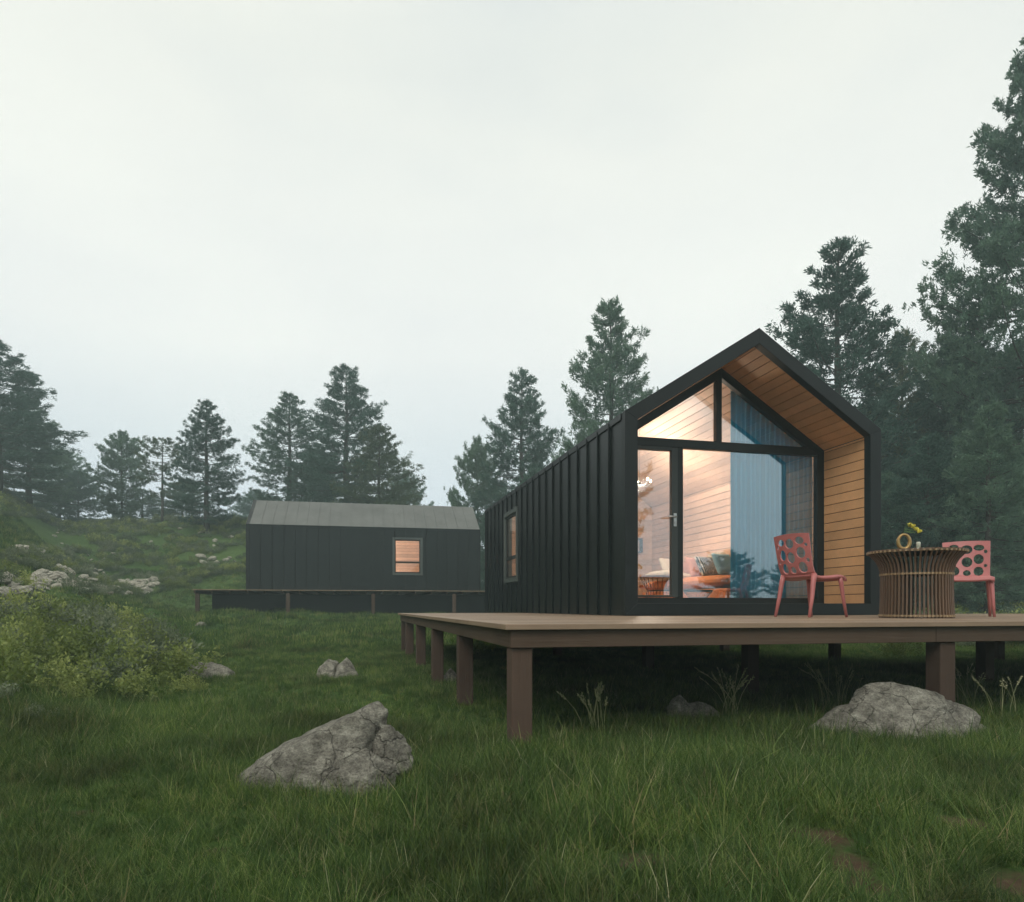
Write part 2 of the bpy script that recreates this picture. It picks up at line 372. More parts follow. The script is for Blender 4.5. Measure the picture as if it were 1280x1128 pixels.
def build_cabin(loc, rz, L, win_left, label, full):
    root = empty('cabin', loc, rz, label, 'cabin', None)
    To = T-.02                                     # structural thickness; lining boards fill the rest
    o0, o1 = outline(0, 0.003), outline(To, 0.003)
    ys = .10
    def wall(side, has_win):
        m = MB()
        if side == 'l': prof = lambda z0, z1s: [(0, z0), (0, z1s[0]), (To, z1s[1]), (To, z0)]
        else: prof = lambda z0, z1s: [(W, z0), (W, z1s[0]), (W-To, z1s[1]), (W-To, z0)]
        top = (EZ-.004, o1[1][1]-.004)
        if has_win:
            m.prism_y(prof(.003, top), ys, WY0, .5); m.prism_y(prof(.003, top), WY1, L, .5)
            m.prism_y(prof(.003, (WZ0, WZ0)), WY0, WY1, .5); m.prism_y(prof(WZ1, top), WY0, WY1, .5)
        else: m.prism_y(prof(.003, top), ys, L, .5)
        y = ys + .40
        xs = (-.034, 0.) if side == 'l' else (W, W+.034)
        while y < L-.1:
            if has_win and WY0-.05 < y < WY1+.05:
                m.box(*xs, y-.011, y+.011, .01, WZ0-.02, .5); m.box(*xs, y-.011, y+.011, WZ1+.02, EZ-.02, .5)
            else: m.box(*xs, y-.011, y+.011, .01, EZ-.02, .5)
            ye = min(y+.418-.03, L-.05); ya = y+.03
            px_ = (-.007, 0.) if side == 'l' else (W, W+.007); q = random.random()
            if has_win and ye > WY0-.01 and ya < WY1+.01:
                if ya < WY0-.03: m.box(*px_, ya, WY0-.01, .01, EZ-.08, q)
                if ye > WY1+.03: m.box(*px_, WY1+.01, ye, .01, EZ-.08, q)
                a_, b_ = max(ya, WY0-.009), min(ye, WY1+.009)
                m.box(*px_, a_, b_, .01, WZ0-.01, q); m.box(*px_, a_, b_, WZ1+.01, EZ-.08, q)
            elif ye > ya: m.box(*px_, ya, ye, .01, EZ-.08, q)
            y += .418
        m.box(xs[0], xs[1], L-.03, L+.02, .01, EZ-.02, .5)
        m.box(*((-.024, .0) if side == 'l' else (W, W+.024)), ys+.001, L+.018, EZ-.07, EZ+.006, .5)
        return m.build('wall', M['cladding'], root)
    wall('l', win_left); wall('r', not win_left)
    r = MB()
    r.prism_y([(0, EZ), (W/2, AZ), (W/2, o1[2][1]), (To, o1[1][1])], ys, L, .5)
    r.prism_y([(W, EZ), (W/2, AZ), (W/2, o1[2][1]), (W-To, o1[3][1])], ys, L, .5)
    nx, nz = math.sin(math.atan(TA)), CA
    y = ys + .4
    while y < L-.1:
        for sx in (0, 1):
            pts = [(0-.03*nx*0, EZ), (W/2, AZ), (W/2, AZ+.012/CA), (-.0, EZ+.012/CA)]
            if sx: pts = [(W-p[0], p[1]) for p in pts]
            r.prism_y(pts, y-.008, y+.008, .5)
        y += .418
    r.build('roof', M['roofmetal'], root)
    f = MB(); fo = outline(-.014, -0.0); fo[0] = (-.014, .003); fo[4] = (W+.014, .003)
    f.ring_y(fo, outline(T), -.02, ys, .5)
    f.build('gable_frame', M['framemetal'], root, bevel=.004)
    bw = MB(); bw.prism_y(outline(To, .003), L-.1, L-.004, .5); bw.build('back_wall', M['cladding'], root)
    fl = MB(); x = To
    while x < W-To-.01:
        x1 = min(x+.14, W-To); fl.box(x+.001, x1-.001, ys, L-.1, .01, T-.002); x = x1
    fl.build('floor', M['floor'], root)
    # lining boards: walls then slopes; outdoors part (before the glazing) cedar, indoors pale
    pit = .131; ei = outline(T)[1][1]; az = outline(T)[2][1]
    YP = 6.75
    for part, ya, yb, mat in (('porch_lining', ys, GY+.04, M['lining']), ('interior_lining', GY+.042, YP, M['innerwood'])):
        m = MB()
        for side in (0, 1):
            z = T
            while z < ei-.01:
                z1 = min(z+pit, ei)
                segs = [(ya, yb)]
                if ((side == 0) == win_left) and z1 > WZ0 and z < WZ1 and yb > WY1:
                    segs = [(ya, WY0), (WY1, yb)]
                xa, xb = (To, T) if side == 0 else (W-T, W-To)
                for (p, q) in segs: m.box(xa, xb, p, q, z+.0045, z1-.0045)
                z = z1
            ln = (W/2-T)/CA; k = int(ln/pit)+1
            for i in range(k):
                a, b = i*pit+.0045, min((i+1)*pit, ln)-.0045
                if b <= a: continue
                def pt(t, off):
                    x = T + t*CA + off*nx*-1; zz = ei + t*CA*TA + off*nz
                    return (x, zz) if side == 0 else (W-x, zz)
                m.prism_y([pt(a, 0), pt(b, 0), pt(b, .018), pt(a, .018)], ya, yb)
        m.build(part, mat, root, bevel=.002 if full else 0)
    pw = MB(); z = T
    while z < az-.02:
        z1 = min(z+pit, az)
        xm = lambda zz: T if zz < ei else T+(zz-ei)/TA
        a0, a1 = xm(z+.003), xm(z1-.003)
        pw.prism_y([(a0, z+.003), (W-a0, z+.003), (W-a1, z1-.003), (a1, z1-.003)], YP, YP+.03)
        z = z1
    pw.box(T-.01, W-T+.01, YP+.03, YP+.06, T, ei, .5)
    pw.build('partition_wall', M['innerwoodx'], root)
    window_unit(root, 0 if win_left else W, To if win_left else W-To, L, -1 if win_left else 1)
    # glazed front
    g = MB(); jw = .115
    fo, fi = outline(T-.006), outline(T+jw); fi[0] = (T+jw, T+.085); fi[4] = (W-T-jw, T+.085)
    g.ring_y(fo, fi, GY, GY+.09, .5)
    tz0, tz1 = 2.33, 2.45
    mx0, mx1 = W/2-.075, W/2+.01
    inx = lambda zz: max(T+jw, (T+jw)+(zz-fi[1][1])/TA)
    g.prism_y([(T+.02, tz0), (W-T-.02, tz0), (W-T-.02, tz1), (T+.02, tz1)], GY+.004, GY+.086, .5)
    g.prism_y([(mx0, tz1-.01), (mx1, tz1-.01), (mx1, fi[2][1]+.03), (mx0, fi[2][1]+.03)], GY+.002, GY+.088, .5)
    g.box(1.16, 1.245, GY+.006, GY+.084, T+.05, tz0+.02, .5)
    gf = g.build('glazing_frame', M['framemetal'], root, bevel=.004)
    yg = GY+.05
    p = MB(); p.box(1.24, W-T-jw+.01, yg-.003, yg+.003, T+.08, tz0+.01, .5); p.build('pane', M['glass'], gf)
    p = MB(); zc = fi[1][1]
    p.prism_y([(T+jw-.01, tz1-.01), (mx0+.005, tz1-.01), (mx0+.005, fi[2][1]-.075*TA+.02), (T+jw+.03, max(tz1, zc)+.03)], yg-.003, yg+.003, .5); p.build('pane', M['glass'], gf)
    p = MB()
    p.prism_y([(mx1-.005, tz1-.01), (W-T-jw+.01, tz1-.01), (W-T-jw-.03, max(tz1, zc)+.03), (mx1-.005, fi[2][1]-.01*TA+.02)], yg-.003, yg+.003, .5); p.build('pane', M['glass'], gf)
    d = MB(); dx0, dx1, dz0, dz1 = T+jw+.004, 1.156, T+.089, tz0-.004; sw = .095
    for b in [(dx0, dx0+sw, dz0, dz1), (dx1-sw, dx1, dz0, dz1), (dx0+sw, dx1-sw, dz0, dz0+.03), (dx0+sw, dx1-sw, dz1-.05, dz1)]:
        d.box(b[0], b[1], GY-.012, GY+.06, b[2], b[3], .5)
    door = d.build('door', M['winframe'], root, bevel=.004)
    p = MB(); p.box(dx0+sw-.01, dx1-sw+.01, GY+.02, GY+.026, dz0+.02, dz1-.04, .5); p.build('pane', M['glass'], door)
    if full:
        h = MB(); hx = dx1-.045; hz = 1.36
        h.box(hx-.022, hx+.022, GY-.022, GY-.012, hz-.13, hz+.05, .5)
        h.box(hx-.010, hx+.010, GY-.04, GY-.022, hz-.10, hz-.06, .5)
        h.build('lock_plate', M['steel'], door, bevel=.003)
        h = MB(); h.tube([(hx, GY-.012, hz), (hx, GY-.06, hz), (hx-.02, GY-.075, hz), (hx-.14, GY-.075, hz-.004)], .011, 10, .5)
        h.build('handle', M['steel'], door, smooth=True)
    return root
c1 = Vector((3.306, 7.803, 0))
cabin1 = build_cabin(c1, 0, 8.65, True, 'near black gabled cabin with cedar lined porch and lit glazed front', True)
Y2 = Vector((.977, .213)).normalized(); X2 = Vector((Y2.y, -Y2.x))
lc = Vector((-10.0, 25.7)); og = lc - X2*W
Z2 = .755
c2 = cw(og.x, og.y, Z2)
rz2 = math.atan2(X2.y, X2.x) - TH
cabin2 = build_cabin(c2, rz2, 8.9, False, 'distant dark cabin seen side on with grey roof and one lit window', False)

# ---------------------------------------------------------------- decks
def build_deck(loc, rz, x0, x1, y0, y1, posts, label, board=.14, notch=None):
    root = empty('deck', loc, rz, label, 'deck')
    mw = Matrix.Translation(loc) @ Matrix.Rotation(rz, 4, 'Z')
    m = MB(); m.cur = 0
    m.box(x0, x1, y0, y0+.13, -.034, 0); m.box(x0, x0+.13, y0+.134, y1, -.034, 0)
    y = y0+.136
    while y < y1-.01:
        e = min(y+board, y1)
        m.box(x0+.135, x1 if notch is None or y < notch[1] else notch[0], y, e-.005, -.03, -.0015+random.uniform(-.0008, .0008)); y = e
    m.build('deck_boards', M['deck'], root, bevel=.003)
    f = MB(); o = .04; t = .045; b = -.145
    xa = x0+o
    while xa < x1-o-.01:
        xb = min(xa+3.1, x1-o); f.box(xa, xb-.004, y0+o, y0+o+t, b, -.036); xa = xb
    f.build('fascia', M['fascia'], root, bevel=.004)
    f = MB(); f.box(x0+o+.001, x0+o+t, y0+o+t+.002, y1-o-t-.002, b, -.036, .4); f.build('fascia', M['fascia'], root, bevel=.004)
    f = MB(); 
    xe, ye = (x1, y1) if notch is None else notch
    f.box(x0+o, xe-o, y1-o-t, y1-o, b, -.036, .4); f.build('fascia', M['fascia'], root)
    f = MB(); f.box(x1-o-t, x1-o-.001, y0+o+t+.002, ye-o-t-.002, b, -.036, .4)
    if notch: f.box(xe+.2, x1-o, ye-o-t, ye-o, b, -.036, .4); f.build('fascia', M['fascia'], root)
    j = MB(); y = y0+.6
    while y < y1-.3: j.box(x0+o+t+.004, (x1 if y < ye-.1 else xe)-o-t-.004, y, y+.045, b+.02, -.036); y += .6
    j.build('joists', M['fascia'], root)
    for (x, y) in posts:
        w = .066
        g = mw @ Vector((x, y, 0)); zb = tz(g.x, g.y)-.12-loc[2]
        ztop = b+.0 if (abs(y-y0) < .3 or abs(x-x0) < .3) else b+.018
        p = MB(); p.box(-w, w, -w, w, zb, ztop-.002)
        po = p.build('post', M['post'], root, bevel=.006); po.location = (x, y, 0)
    return root
P1 = []
for y in (4.09, 6.12, 8.08, 9.98, 11.85, 12.8): P1.append((1.03, y))
for x in (4.18, 7.28, 10.4):
    P1.append((x, 4.09))
    for y in (6.5, 9.05): P1.append((x, y))
P1 += [(3.25, 12.8), (3.5, 11.2), (6.8, 11.4), (6.8, 13.2), (3.5, 14.8), (6.8, 14.8), (3.5, 16.3), (6.8, 16.3)]
deck1 = build_deck((0, 0, 0), 0, .911, 12.2, 3.957, 12.93, P1, 'long raised timber deck on square posts carrying the near cabin', notch=(3.42, 9.2))
sk = MB(); sk.box(3.45, 6.92, 9.22, 16.4, -.15, .0, .5); sk.build('rear_bearer', M['fascia'], deck1)
P2 = []
x0, x1, y0, y1 = -2.0, W+1.3, -1.6, 9.7
for y in (-1.45, 1.62, 4.66, 7.7): P2.append((x1-.11, y))
for y in (-1.45, 1.62, 4.66, 7.7): P2.append((x0+1.5, y))
deck2 = build_deck(c2 + Vector((0, 0, 0)), rz2, x0, x1, y0, y1, P2, 'low timber deck on thin posts under the distant cabin', .16)

sk = MB(); sk.box(W-.25, W-.2, -1.25, 9.5, -1.25, -.15, .5); sk.build('dark_under_panel', M['cladding'], deck2)  # dark panel added behind the posts to darken the see-through space under the deck
# ---------------------------------------------------------------- furniture on the deck
def panel_map(prof):
    P = [Vector(p) for p in prof]; acc = [0]
    for i in range(1, len(P)): acc.append(acc[-1]+(P[i]-P[i-1]).length)
    def f(s):
        for i in range(1, len(P)):
            if s <= acc[i] or i == len(P)-1:
                t = (s-acc[i-1])/(acc[i]-acc[i-1]); return P[i-1].lerp(P[i], t)
    return f, acc[-1]
HOLES = [(755,243,42,22),(852,255,47,32),(955,238,42,24),(1010,265,15,12),(955,315,43,36),(1012,363,16,14),(850,345,44,36),(757,325,40,36),(758,415,40,36),(955,410,43,36),(852,427,32,24),(803,475,16,14),(900,473,16,14),(1012,468,16,12),(703,270,14,14),(703,372,14,12),(704,470,14,12)]
def build_chair():
    root = empty('chair', (0, 0, 0))
    hw = .235
    # backrest
    back = [(-.275, .868), (-.262, .80), (-.235, .66), (-.205, .53), (-.18, .47), (-.155, .445)]
    fm, Ls = panel_map(back)
    k = 2*hw/375; hs = [((cx-857)*k, (cy-200)*k*1.30+.012, rx*k, ry*k*1.30) for (cx, cy, rx, ry) in HOLES]
    vs = []; es = []
    nb = 26
    bd = [(-hw+2*hw*i/nb, 0) for i in range(nb)] + [(hw, Ls*i/nb) for i in range(nb)] + [(hw-2*hw*i/nb, Ls) for i in range(nb)] + [(-hw, Ls-Ls*i/nb) for i in range(nb)]
    vs += [Vector(p) for p in bd]; es += [(i, (i+1) % len(bd)) for i in range(len(bd))]
    for (cx, cy, rx, ry) in hs:
        n0 = len(vs); n = 24
        for i in range(n): vs.append(Vector((cx+rx*math.cos(2*PI*i/n), cy+ry*math.sin(2*PI*i/n))))
        es += [(n0+i, n0+(i+1) % n) for i in range(n)]
    for i in range(1, 24):
        for j in range(1, 24):
            u, s_ = -hw+2*hw*i/24, Ls*j/24
            if all(((u-cx)/(rx+.006))**2+((s_-cy)/(ry+.006))**2 > 1 for (cx, cy, rx, ry) in hs): vs.append(Vector((u, s_)))
    ov, oe, of, *_ = delaunay_2d_cdt(vs, es, [], 0, 1e-5)
    V = []
    for p in ov:
        q = fm(min(max(p.y, 0), Ls)); t = p.x/hw
        x = p.x*(1-.05*(p.y/Ls))
        crown = .012*(1-t*t)*(1-p.y/Ls)
        V.append((x, q.x-.035*(1-t*t), q.y+crown))
    F = []
    for f in of:
        c = sum((ov[i] for i in f), Vector((0, 0)))/len(f)
        if all(((c.x-cx)/rx)**2+((c.y-cy)/ry)**2 > .97 for (cx, cy, rx, ry) in hs): F.append(tuple(f))
    m = MB(); m.add(V, F, .5); o = m.build('backrest', M['chair'], root)
    sd = o.modifiers.new('solid', 'SOLIDIFY'); sd.thickness = .016; sd.offset = 0
    # seat
    seat = [(-.165, .452), (-.13, .432), (-.05, .424), (.08, .43), (.18, .442), (.235, .440), (.255, .425), (.26, .40)]
    fm2, L2 = panel_map(seat); V = []; F = []; nu, ns = 12, 24
    for j in range(ns+1):
        for i in range(nu+1):
            t = -1+2*i/nu; q = fm2(L2*j/ns)
            V.append((t*hw*(.95+.05*j/ns), q.x-.035*(1-t*t)*(1-j/ns), q.y-.012*(1-t*t)-(.02 if abs(t) > .99 else 0)))
    for j in range(ns):
        for i in range(nu): a = j*(nu+1)+i; F.append((a, a+1, a+nu+2, a+nu+1))
    m = MB(); m.add(V, F, .5); o = m.build('seat', M['chair'], root, smooth=True)
    sd = o.modifiers.new('solid', 'SOLIDIFY'); sd.thickness = .028; sd.offset = 0
    for sx in (-1, 1):
        m = MB(); m.tube([(sx*.205, -.165, .45), (sx*.212, -.185, .38), (sx*.222, -.215, .2), (sx*.23, -.262, .0)], [.030, .027, .021, .015], 10, .5); m.build('leg', M['chair'], root, smooth=True)
        m = MB(); m.tube([(sx*.205, .20, .425), (sx*.213, .215, .36), (sx*.222, .235, .2), (sx*.232, .275, .0)], [.028, .024, .019, .014], 10, .5); m.build('leg', M['chair'], root, smooth=True)
    return root
ch = build_chair()
def facing(o, lat, D, fl, fd, z=0):                # face along camera-frame direction (fl, fd)
    o.location = cw(lat, D, z); o.rotation_euler.z = math.atan2(fd, fl) - TH - PI/2
facing(ch, 3.21, 7.35, math.cos(math.radians(24)), math.sin(math.radians(24)))
ch.location.x += 0.0
tag(ch, 'coral pink plastic chair with round cut outs in front of the glass front', 'chair', 'pink chairs on the deck')
ch2 = copy_tree(ch)
facing(ch2, 5.17, 7.75, -.50, -.83)
tag(ch2, 'coral pink plastic chair with round cut outs partly hidden behind the slatted table', 'chair', 'pink chairs on the deck')
# table
tl = cw((1145-640)/853*6.72, 6.72)
tb = empty('table', tl, 0, 'round teak table with a flared drum base of upright slats', 'table')
m = MB(); m2 = MB(); NS = 56
for i in range(NS):
    a = 2*PI*i/NS; ca, sa = math.cos(a), math.sin(a)
    pr = [(a_*.86, b_) for a_, b_ in [(.362, .0), (.352, .2), (.35, .40), (.356, .46), (.375, .515), (.41, .57), (.452, .61), (.478, .636)]]
    w, dp = .0075, .016
    vs = []
    for (r, z) in pr:
        for (dr, dt) in ((-dp, -w), (dp, -w), (dp, w), (-dp, w)):
            rr = r+dr*(.8 if z < .5 else .7); vs.append((rr*ca-dt*sa, rr*sa+dt*ca, z))
    fs = [(0, 3, 2, 1)] + [(4*j+q, 4*j+(q+1) % 4, 4*j+4+(q+1) % 4, 4*j+4+q) for j in range(len(pr)-1) for q in range(4)] + [tuple(4*(len(pr)-1)+q for q in range(4))]
    m.add(vs, fs)
    mm = Matrix.Rotation(a, 4, 'Z')
    m2.box(.17, .432, -.0125, .0125, .640, .658, None, mm)
m.build('slatted_base', M['slat'], tb)
m2.lathe([(0.0, .6365), (.417, .6365), (.417, .646), (0, .646)], 56)
m2.lathe([(.0, .658), (.21, .658), (.21, .6605), (0, .6605)], 40)
m2.build('table_top', M['slat'], tb)
for z, r in ((.425, .315), (.022, .324)):
    q = MB()
    for i in range(NS):
        a = 2*PI*i/NS; q.box(r-.008, r+.006, -.0085, .0085, z-.010, z+.010, None, Matrix.Rotation(a, 4, 'Z'))
    q.lathe([(r-.026, z-.008), (r-.008, z-.008), (r-.008, z+.008), (r-.026, z+.008), (r-.026, z-.008)], 56)
    q.build('pegged_ring', M['slatend'], tb)
q = MB(); q.lathe([(.415, .632), (.425, .632), (.425, .644), (.415, .644), (.415, .632)], 56)
for i in range(NS):
    a = 2*PI*(i+.5)/NS; q.box(.417, .436, -.0085, .0085, .630, .650, None, Matrix.Rotation(a, 4, 'Z'))
q.build('notched_rim', M['slatend'], tb)
TZ = .6605
# ring vase
vp = cw((1130-640)/853*6.62, 6.62, TZ)
v = MB(); R = .060
pts = [(R*math.sin(t)*.85, 0, .078+.070*-math.cos(t)) for t in np.linspace(0, 2*PI, 33)]
v.tube(pts, [.012+.006*abs(math.cos((t)/2)) for t in np.linspace(0, 2*PI, 33)], 10, .5, cap=False)
v.lathe([(.0, 0), (.03, 0), (.028, .012), (0.0, .013)], 20)
vo = v.build('ring_vase', M['gold'], smooth=True); vo.location = vp; vo.rotation_euler.z = -TH-.25
tag(vo, 'gilded ring shaped vase holding flowers on the teak table', 'vase')
fp = vp + Vector((.0, .0, .14)); R_ = cw(1, 0)
fl = empty('flowers', vp+Vector((0, 0, .145)), 0, 'two yellow blossoms on thin green stems in the ring vase', 'flowers')
sm = MB(); heads = [(.09, .0, .085), (.125, .01, .06), (.14, -.015, .035), (.065, .01, .10)]
for (a, b, c) in heads: sm.tube([(0, 0, -.01), (a*.05+.0, 0, .05), (a*.5, b*.5, c+.02), (a, b, c)], .002, 5, .5)
for i in range(10):
    t = random.uniform(.02, .06); x = random.uniform(0, .09); sm.add([(x, 0, t), (x+.02, .008, t+.012), (x+.035, 0, t+.004), (x+.018, -.008, t-.004)], [(0, 1, 2, 3)])
so = sm.build('stem', M['stem'], fl); so.rotation_euler.z = -TH
pm = MB()
for (a, b, c) in heads:
    for i in range(26):
        d = Vector((random.gauss(0, 1), random.gauss(0, 1), random.gauss(0, .8))).normalized()
        u = d.orthogonal().normalized()*.015; w_ = d.cross(u).normalized()*.015; ct = Vector((a, b, c))+d*.010; tp = d*.016
        pm.add([ct-u, ct+tp-w_*.4, ct+u+tp*.4, ct+w_], [(0, 1, 2, 3)])
po = pm.build('blossom', M['petal'], fl); po.rotation_euler.z = -TH
cp = cw((1148-640)/853*6.6, 6.6, TZ)
c_ = MB(); c_.lathe([(0, 0), (.05, 0), (.055, .012), (.045, .015), (.02, .017), (.0, .017)], 28)
c_.lathe([(0, .017), (.018, .017), (.02, .06), (.016, .075), (.013, .075), (.013, .03), (0, .03)], 20)
co = c_.build('candle_holder', M['ceramic'], smooth=True); co.location = cp
tag(co, 'small pale candle holder on a saucer beside the ring vase', 'candle holder')

# ---------------------------------------------------------------- inside the near cabin
FZ = T                                             # interior floor height
def cushion(name, mat, loc, size, rot, label, cat, group=None, e=2.6, parent=None):
    m = MB(); n = 24; vs = []; fs = []
    for i in range(n+1):
        for j in range(n+1):
            pass
    sx, sy, sz = size
    bmm = bmesh.new(); bmesh.ops.create_cube(bmm, size=2); bmesh.ops.subdivide_edges(bmm, edges=bmm.edges, cuts=9, use_grid_fill=True)
    for v_ in bmm.verts:
        x, y, z = v_.co
        edge = (1-abs(x)**4)*(1-abs(y)**4)
        zz = z*(.22+.78*max(0, edge)**.5)
        wr = .035*mnoise.noise(Vector((x*2+loc[0]*3, y*2+loc[1]*5, z)))
        pin = 1-.05*(1-abs(x)**2)*(abs(y)) ; pin2 = 1-.05*(1-abs(y)**2)*abs(x)
        v_.co = (x*sx*.5*pin2, y*sy*.5*pin, (zz+wr)*sz*.5)
    me = bpy.data.meshes.new(name); bmm.to_mesh(me); bmm.free(); me.materials.append(mat)
    me.polygons.foreach_set('use_smooth', [True]*len(me.polygons))
    o = link_mesh(name, me, parent, loc); o.rotation_euler = rot
    if label: tag(o, label, cat, group)
    return o
sofa = empty('daybed', (6.42, 11.75, FZ), 0, 'orange upholstered daybed along the cedar wall inside the near cabin', 'daybed')
b = MB(); b.box(-.37, .37, -1.68, 1.65, .06, .27, .5); b.build('base', M['orange'], sofa, bevel=.03)
for y in (-1.5, 1.5):
    for x in (-.3, .3):
        q = MB(); q.box(x-.02, x+.02, y-.02, y+.02, 0, .06, .5); q.build('leg', M['blackmetal'], sofa)
mt = cushion('mattress', M['orange'], (0, 0, .40), (.80, 3.42, .24), (0, 0, 0), None, None, parent=sofa)
pz = FZ+.50
cushion('pillow', M['blue'], (6.38, 10.72, pz+.20), (.42, .40, .16), (1.15, 0, .35), 'pale blue square pillow at the near end of the daybed', 'pillow', 'pillows on the daybed')
cushion('pillow', M['patfab'], (6.28, 11.12, pz+.19), (.42, .40, .15), (1.05, 0, .3), 'white pillow with dark dashed bands beside the blue pillow', 'pillow', 'pillows on the daybed')
cushion('pillow', M['pinkfab'], (6.40, 11.65, pz+.20), (.46, .42, .17), (1.1, 0, .2), 'dusty pink pillow third from the near end of the daybed', 'pillow', 'pillows on the daybed')
cushion('pillow', M['pinkfab'], (6.62, 12.15, pz+.21), (.17, .95, .40), (0, -.12, 0), 'long pink bolster lying against the cedar wall', 'pillow', 'pillows on the daybed')
cushion('pillow', M['cream'], (6.62, 11.35, pz+.30), (.14, .6, .34), (0, -.12, 0), 'cream pillow leaning on the cedar wall behind the pink one', 'pillow', 'pillows on the daybed')
cushion('pillow', M['cream'], (6.42, 12.75, pz+.24), (.5, .46, .2), (1.1, 0, .15), 'large cream pillow at the far end of the daybed', 'pillow', 'pillows on the daybed')
cushion('throw_blanket', M['cream'], (6.22, 12.45, pz+.06), (.72, .75, .2), (0, .12, .1), 'rumpled cream blanket hanging over the far end of the daybed', 'blanket')
def wire_table(loc, r, h, label, topmat):
    root = empty('wire_table', loc, 0, label, 'side table')
    m = MB()
    for i in range(24):
        a = 2*PI*i/24; m.tube([(r*.75*math.cos(a), r*.75*math.sin(a), 0.004), (r*.62*math.cos(a+.12), r*.62*math.sin(a+.12), h*.5), (r*math.cos(a+.24), r*math.sin(a+.24), h-.01)], .0035, 5, .5)
    for rr, z in ((r*.75, .005), (r*.62, h*.5), (r, h-.012)):
        m.tube([(rr*math.cos(t), rr*math.sin(t), z) for t in np.linspace(0, 2*PI, 33)], .005, 5, .5, cap=False)
    m.build('wire_base', M['blackmetal'], root)
    m = MB(); m.lathe([(0, h-.008), (r*1.02, h-.008), (r*1.02, h+.012), (0, h+.012)], 32); m.build('table_top', topmat, root)
wire_table((4.92, 10.2, FZ), .33, .45, 'low wire basket table with pink top behind the glass door', M['pinkfab'])
wire_table((5.35, 9.75, FZ), .22, .21, 'smaller black wire basket table in front of the daybed', M['blackmetal'])
sh = empty('wall_shelf', (6.35, 14.553, 1.36), 0, 'small black box shelf on the rear wall inside the near cabin', 'shelf')
m = MB()
for b_ in [(-.17, .17, 0, .02), (-.17, .17, .30, .32), (-.17, -.15, .02, .30), (.15, .17, .02, .30)]: m.box(b_[0], b_[1], -.16, -.001, b_[2], b_[3], .5)
m.build('shelf_box', M['blackmetal'], sh)
bk = MB(); x = -.13
for i in range(5):
    w_ = random.uniform(.025, .045); bk.box(x, x+w_-.003, -.14, -.03, .0205, random.uniform(.17, .24)); x += w_
bo = bk.build('books', [M['cream']], None); bo.location = (6.35, 14.553, 1.36); tag(bo, 'short row of pale books standing in the black box shelf', 'books')
# curtain
m = MB(); nx_, nz_ = 170, 12; cx0, cx1 = 5.44, 6.81; vs = []; fs = []
zt = lambda x: outline(T)[2][1]-abs(x-(3.306+W/2))*TA-.012
for i in range(nx_+1):
    x = cx0+(cx1-cx0)*i/nx_; ph = i/nx_*2*PI*17
    y = 8.945+.022*math.sin(ph)+.010*math.sin(ph*.37+1)
    top = zt(x)
    for j in range(nz_+1): vs.append((x, y+.004*math.sin(j+ph*.2), FZ+.02+(top-FZ-.02)*j/nz_))
for i in range(nx_):
    for j in range(nz_): a = i*(nz_+1)+j; fs.append((a, a+nz_+1, a+nz_+2, a+1))
m.add(vs, fs, .5); cu = m.build('curtain', M['curtain'], smooth=True)
sd = cu.modifiers.new('solid', 'SOLIDIFY'); sd.thickness = .003
tag(cu, 'full height slate blue curtain gathered behind the right panes', 'curtain')
# pendant lamps
def pendant(loc, top, label, watt):
    root = empty('pendant_lamp', loc, 0, label, 'lamp', 'pendant lamps in the cabins')
    m = MB(); m.tube([(0, 0, .06), (0, 0, top-loc[2])], .003, 6, .5); m.build('cord', M['blackmetal'], root)
    m = MB(); m.lathe([(.0, .06), (.02, .06), (.03, .03), (.03, .0), (0, 0)], 16)
    for i in range(5):
        a = 2*PI*i/5; m.tube([(.02*math.cos(a), .02*math.sin(a), .02), (.12*math.cos(a), .12*math.sin(a), -.03), (.2*math.cos(a), .2*math.sin(a), .02), (.22*math.cos(a), .22*math.sin(a), .05)], .006, 6, .5)
    m.build('lamp_frame', M['blackmetal'], root)
    for i in range(5):
        a = 2*PI*i/5; m = MB(); m.lathe([(0, .0), (.012, .005), (.022, .03), (.018, .05), (0, .06)], 12); q = m.build('bulb', M['bulb'], root, smooth=True); q.location = (.22*math.cos(a), .22*math.sin(a), .055)
    l = bpy.data.lights.new('pendant_glow', 'POINT'); l.energy = watt; l.color = (1, .81, .66); l.shadow_soft_size = .12
    lo = bpy.data.objects.new('pendant_glow', l); COL.objects.link(lo); lo.location = (0, 0, .02); lo.parent = root
    return root
pendant((5.14, 11.5, 2.32), 3.44, 'five armed pendant lamp hanging over the daybed in the near cabin', 205)
q = c2 + Matrix.Rotation(rz2, 3, 'Z') @ Vector((1.83, 4.6, 2.3))
pendant(tuple(q), Z2+3.44, 'pendant lamp lighting the distant cabin behind its window', 170)

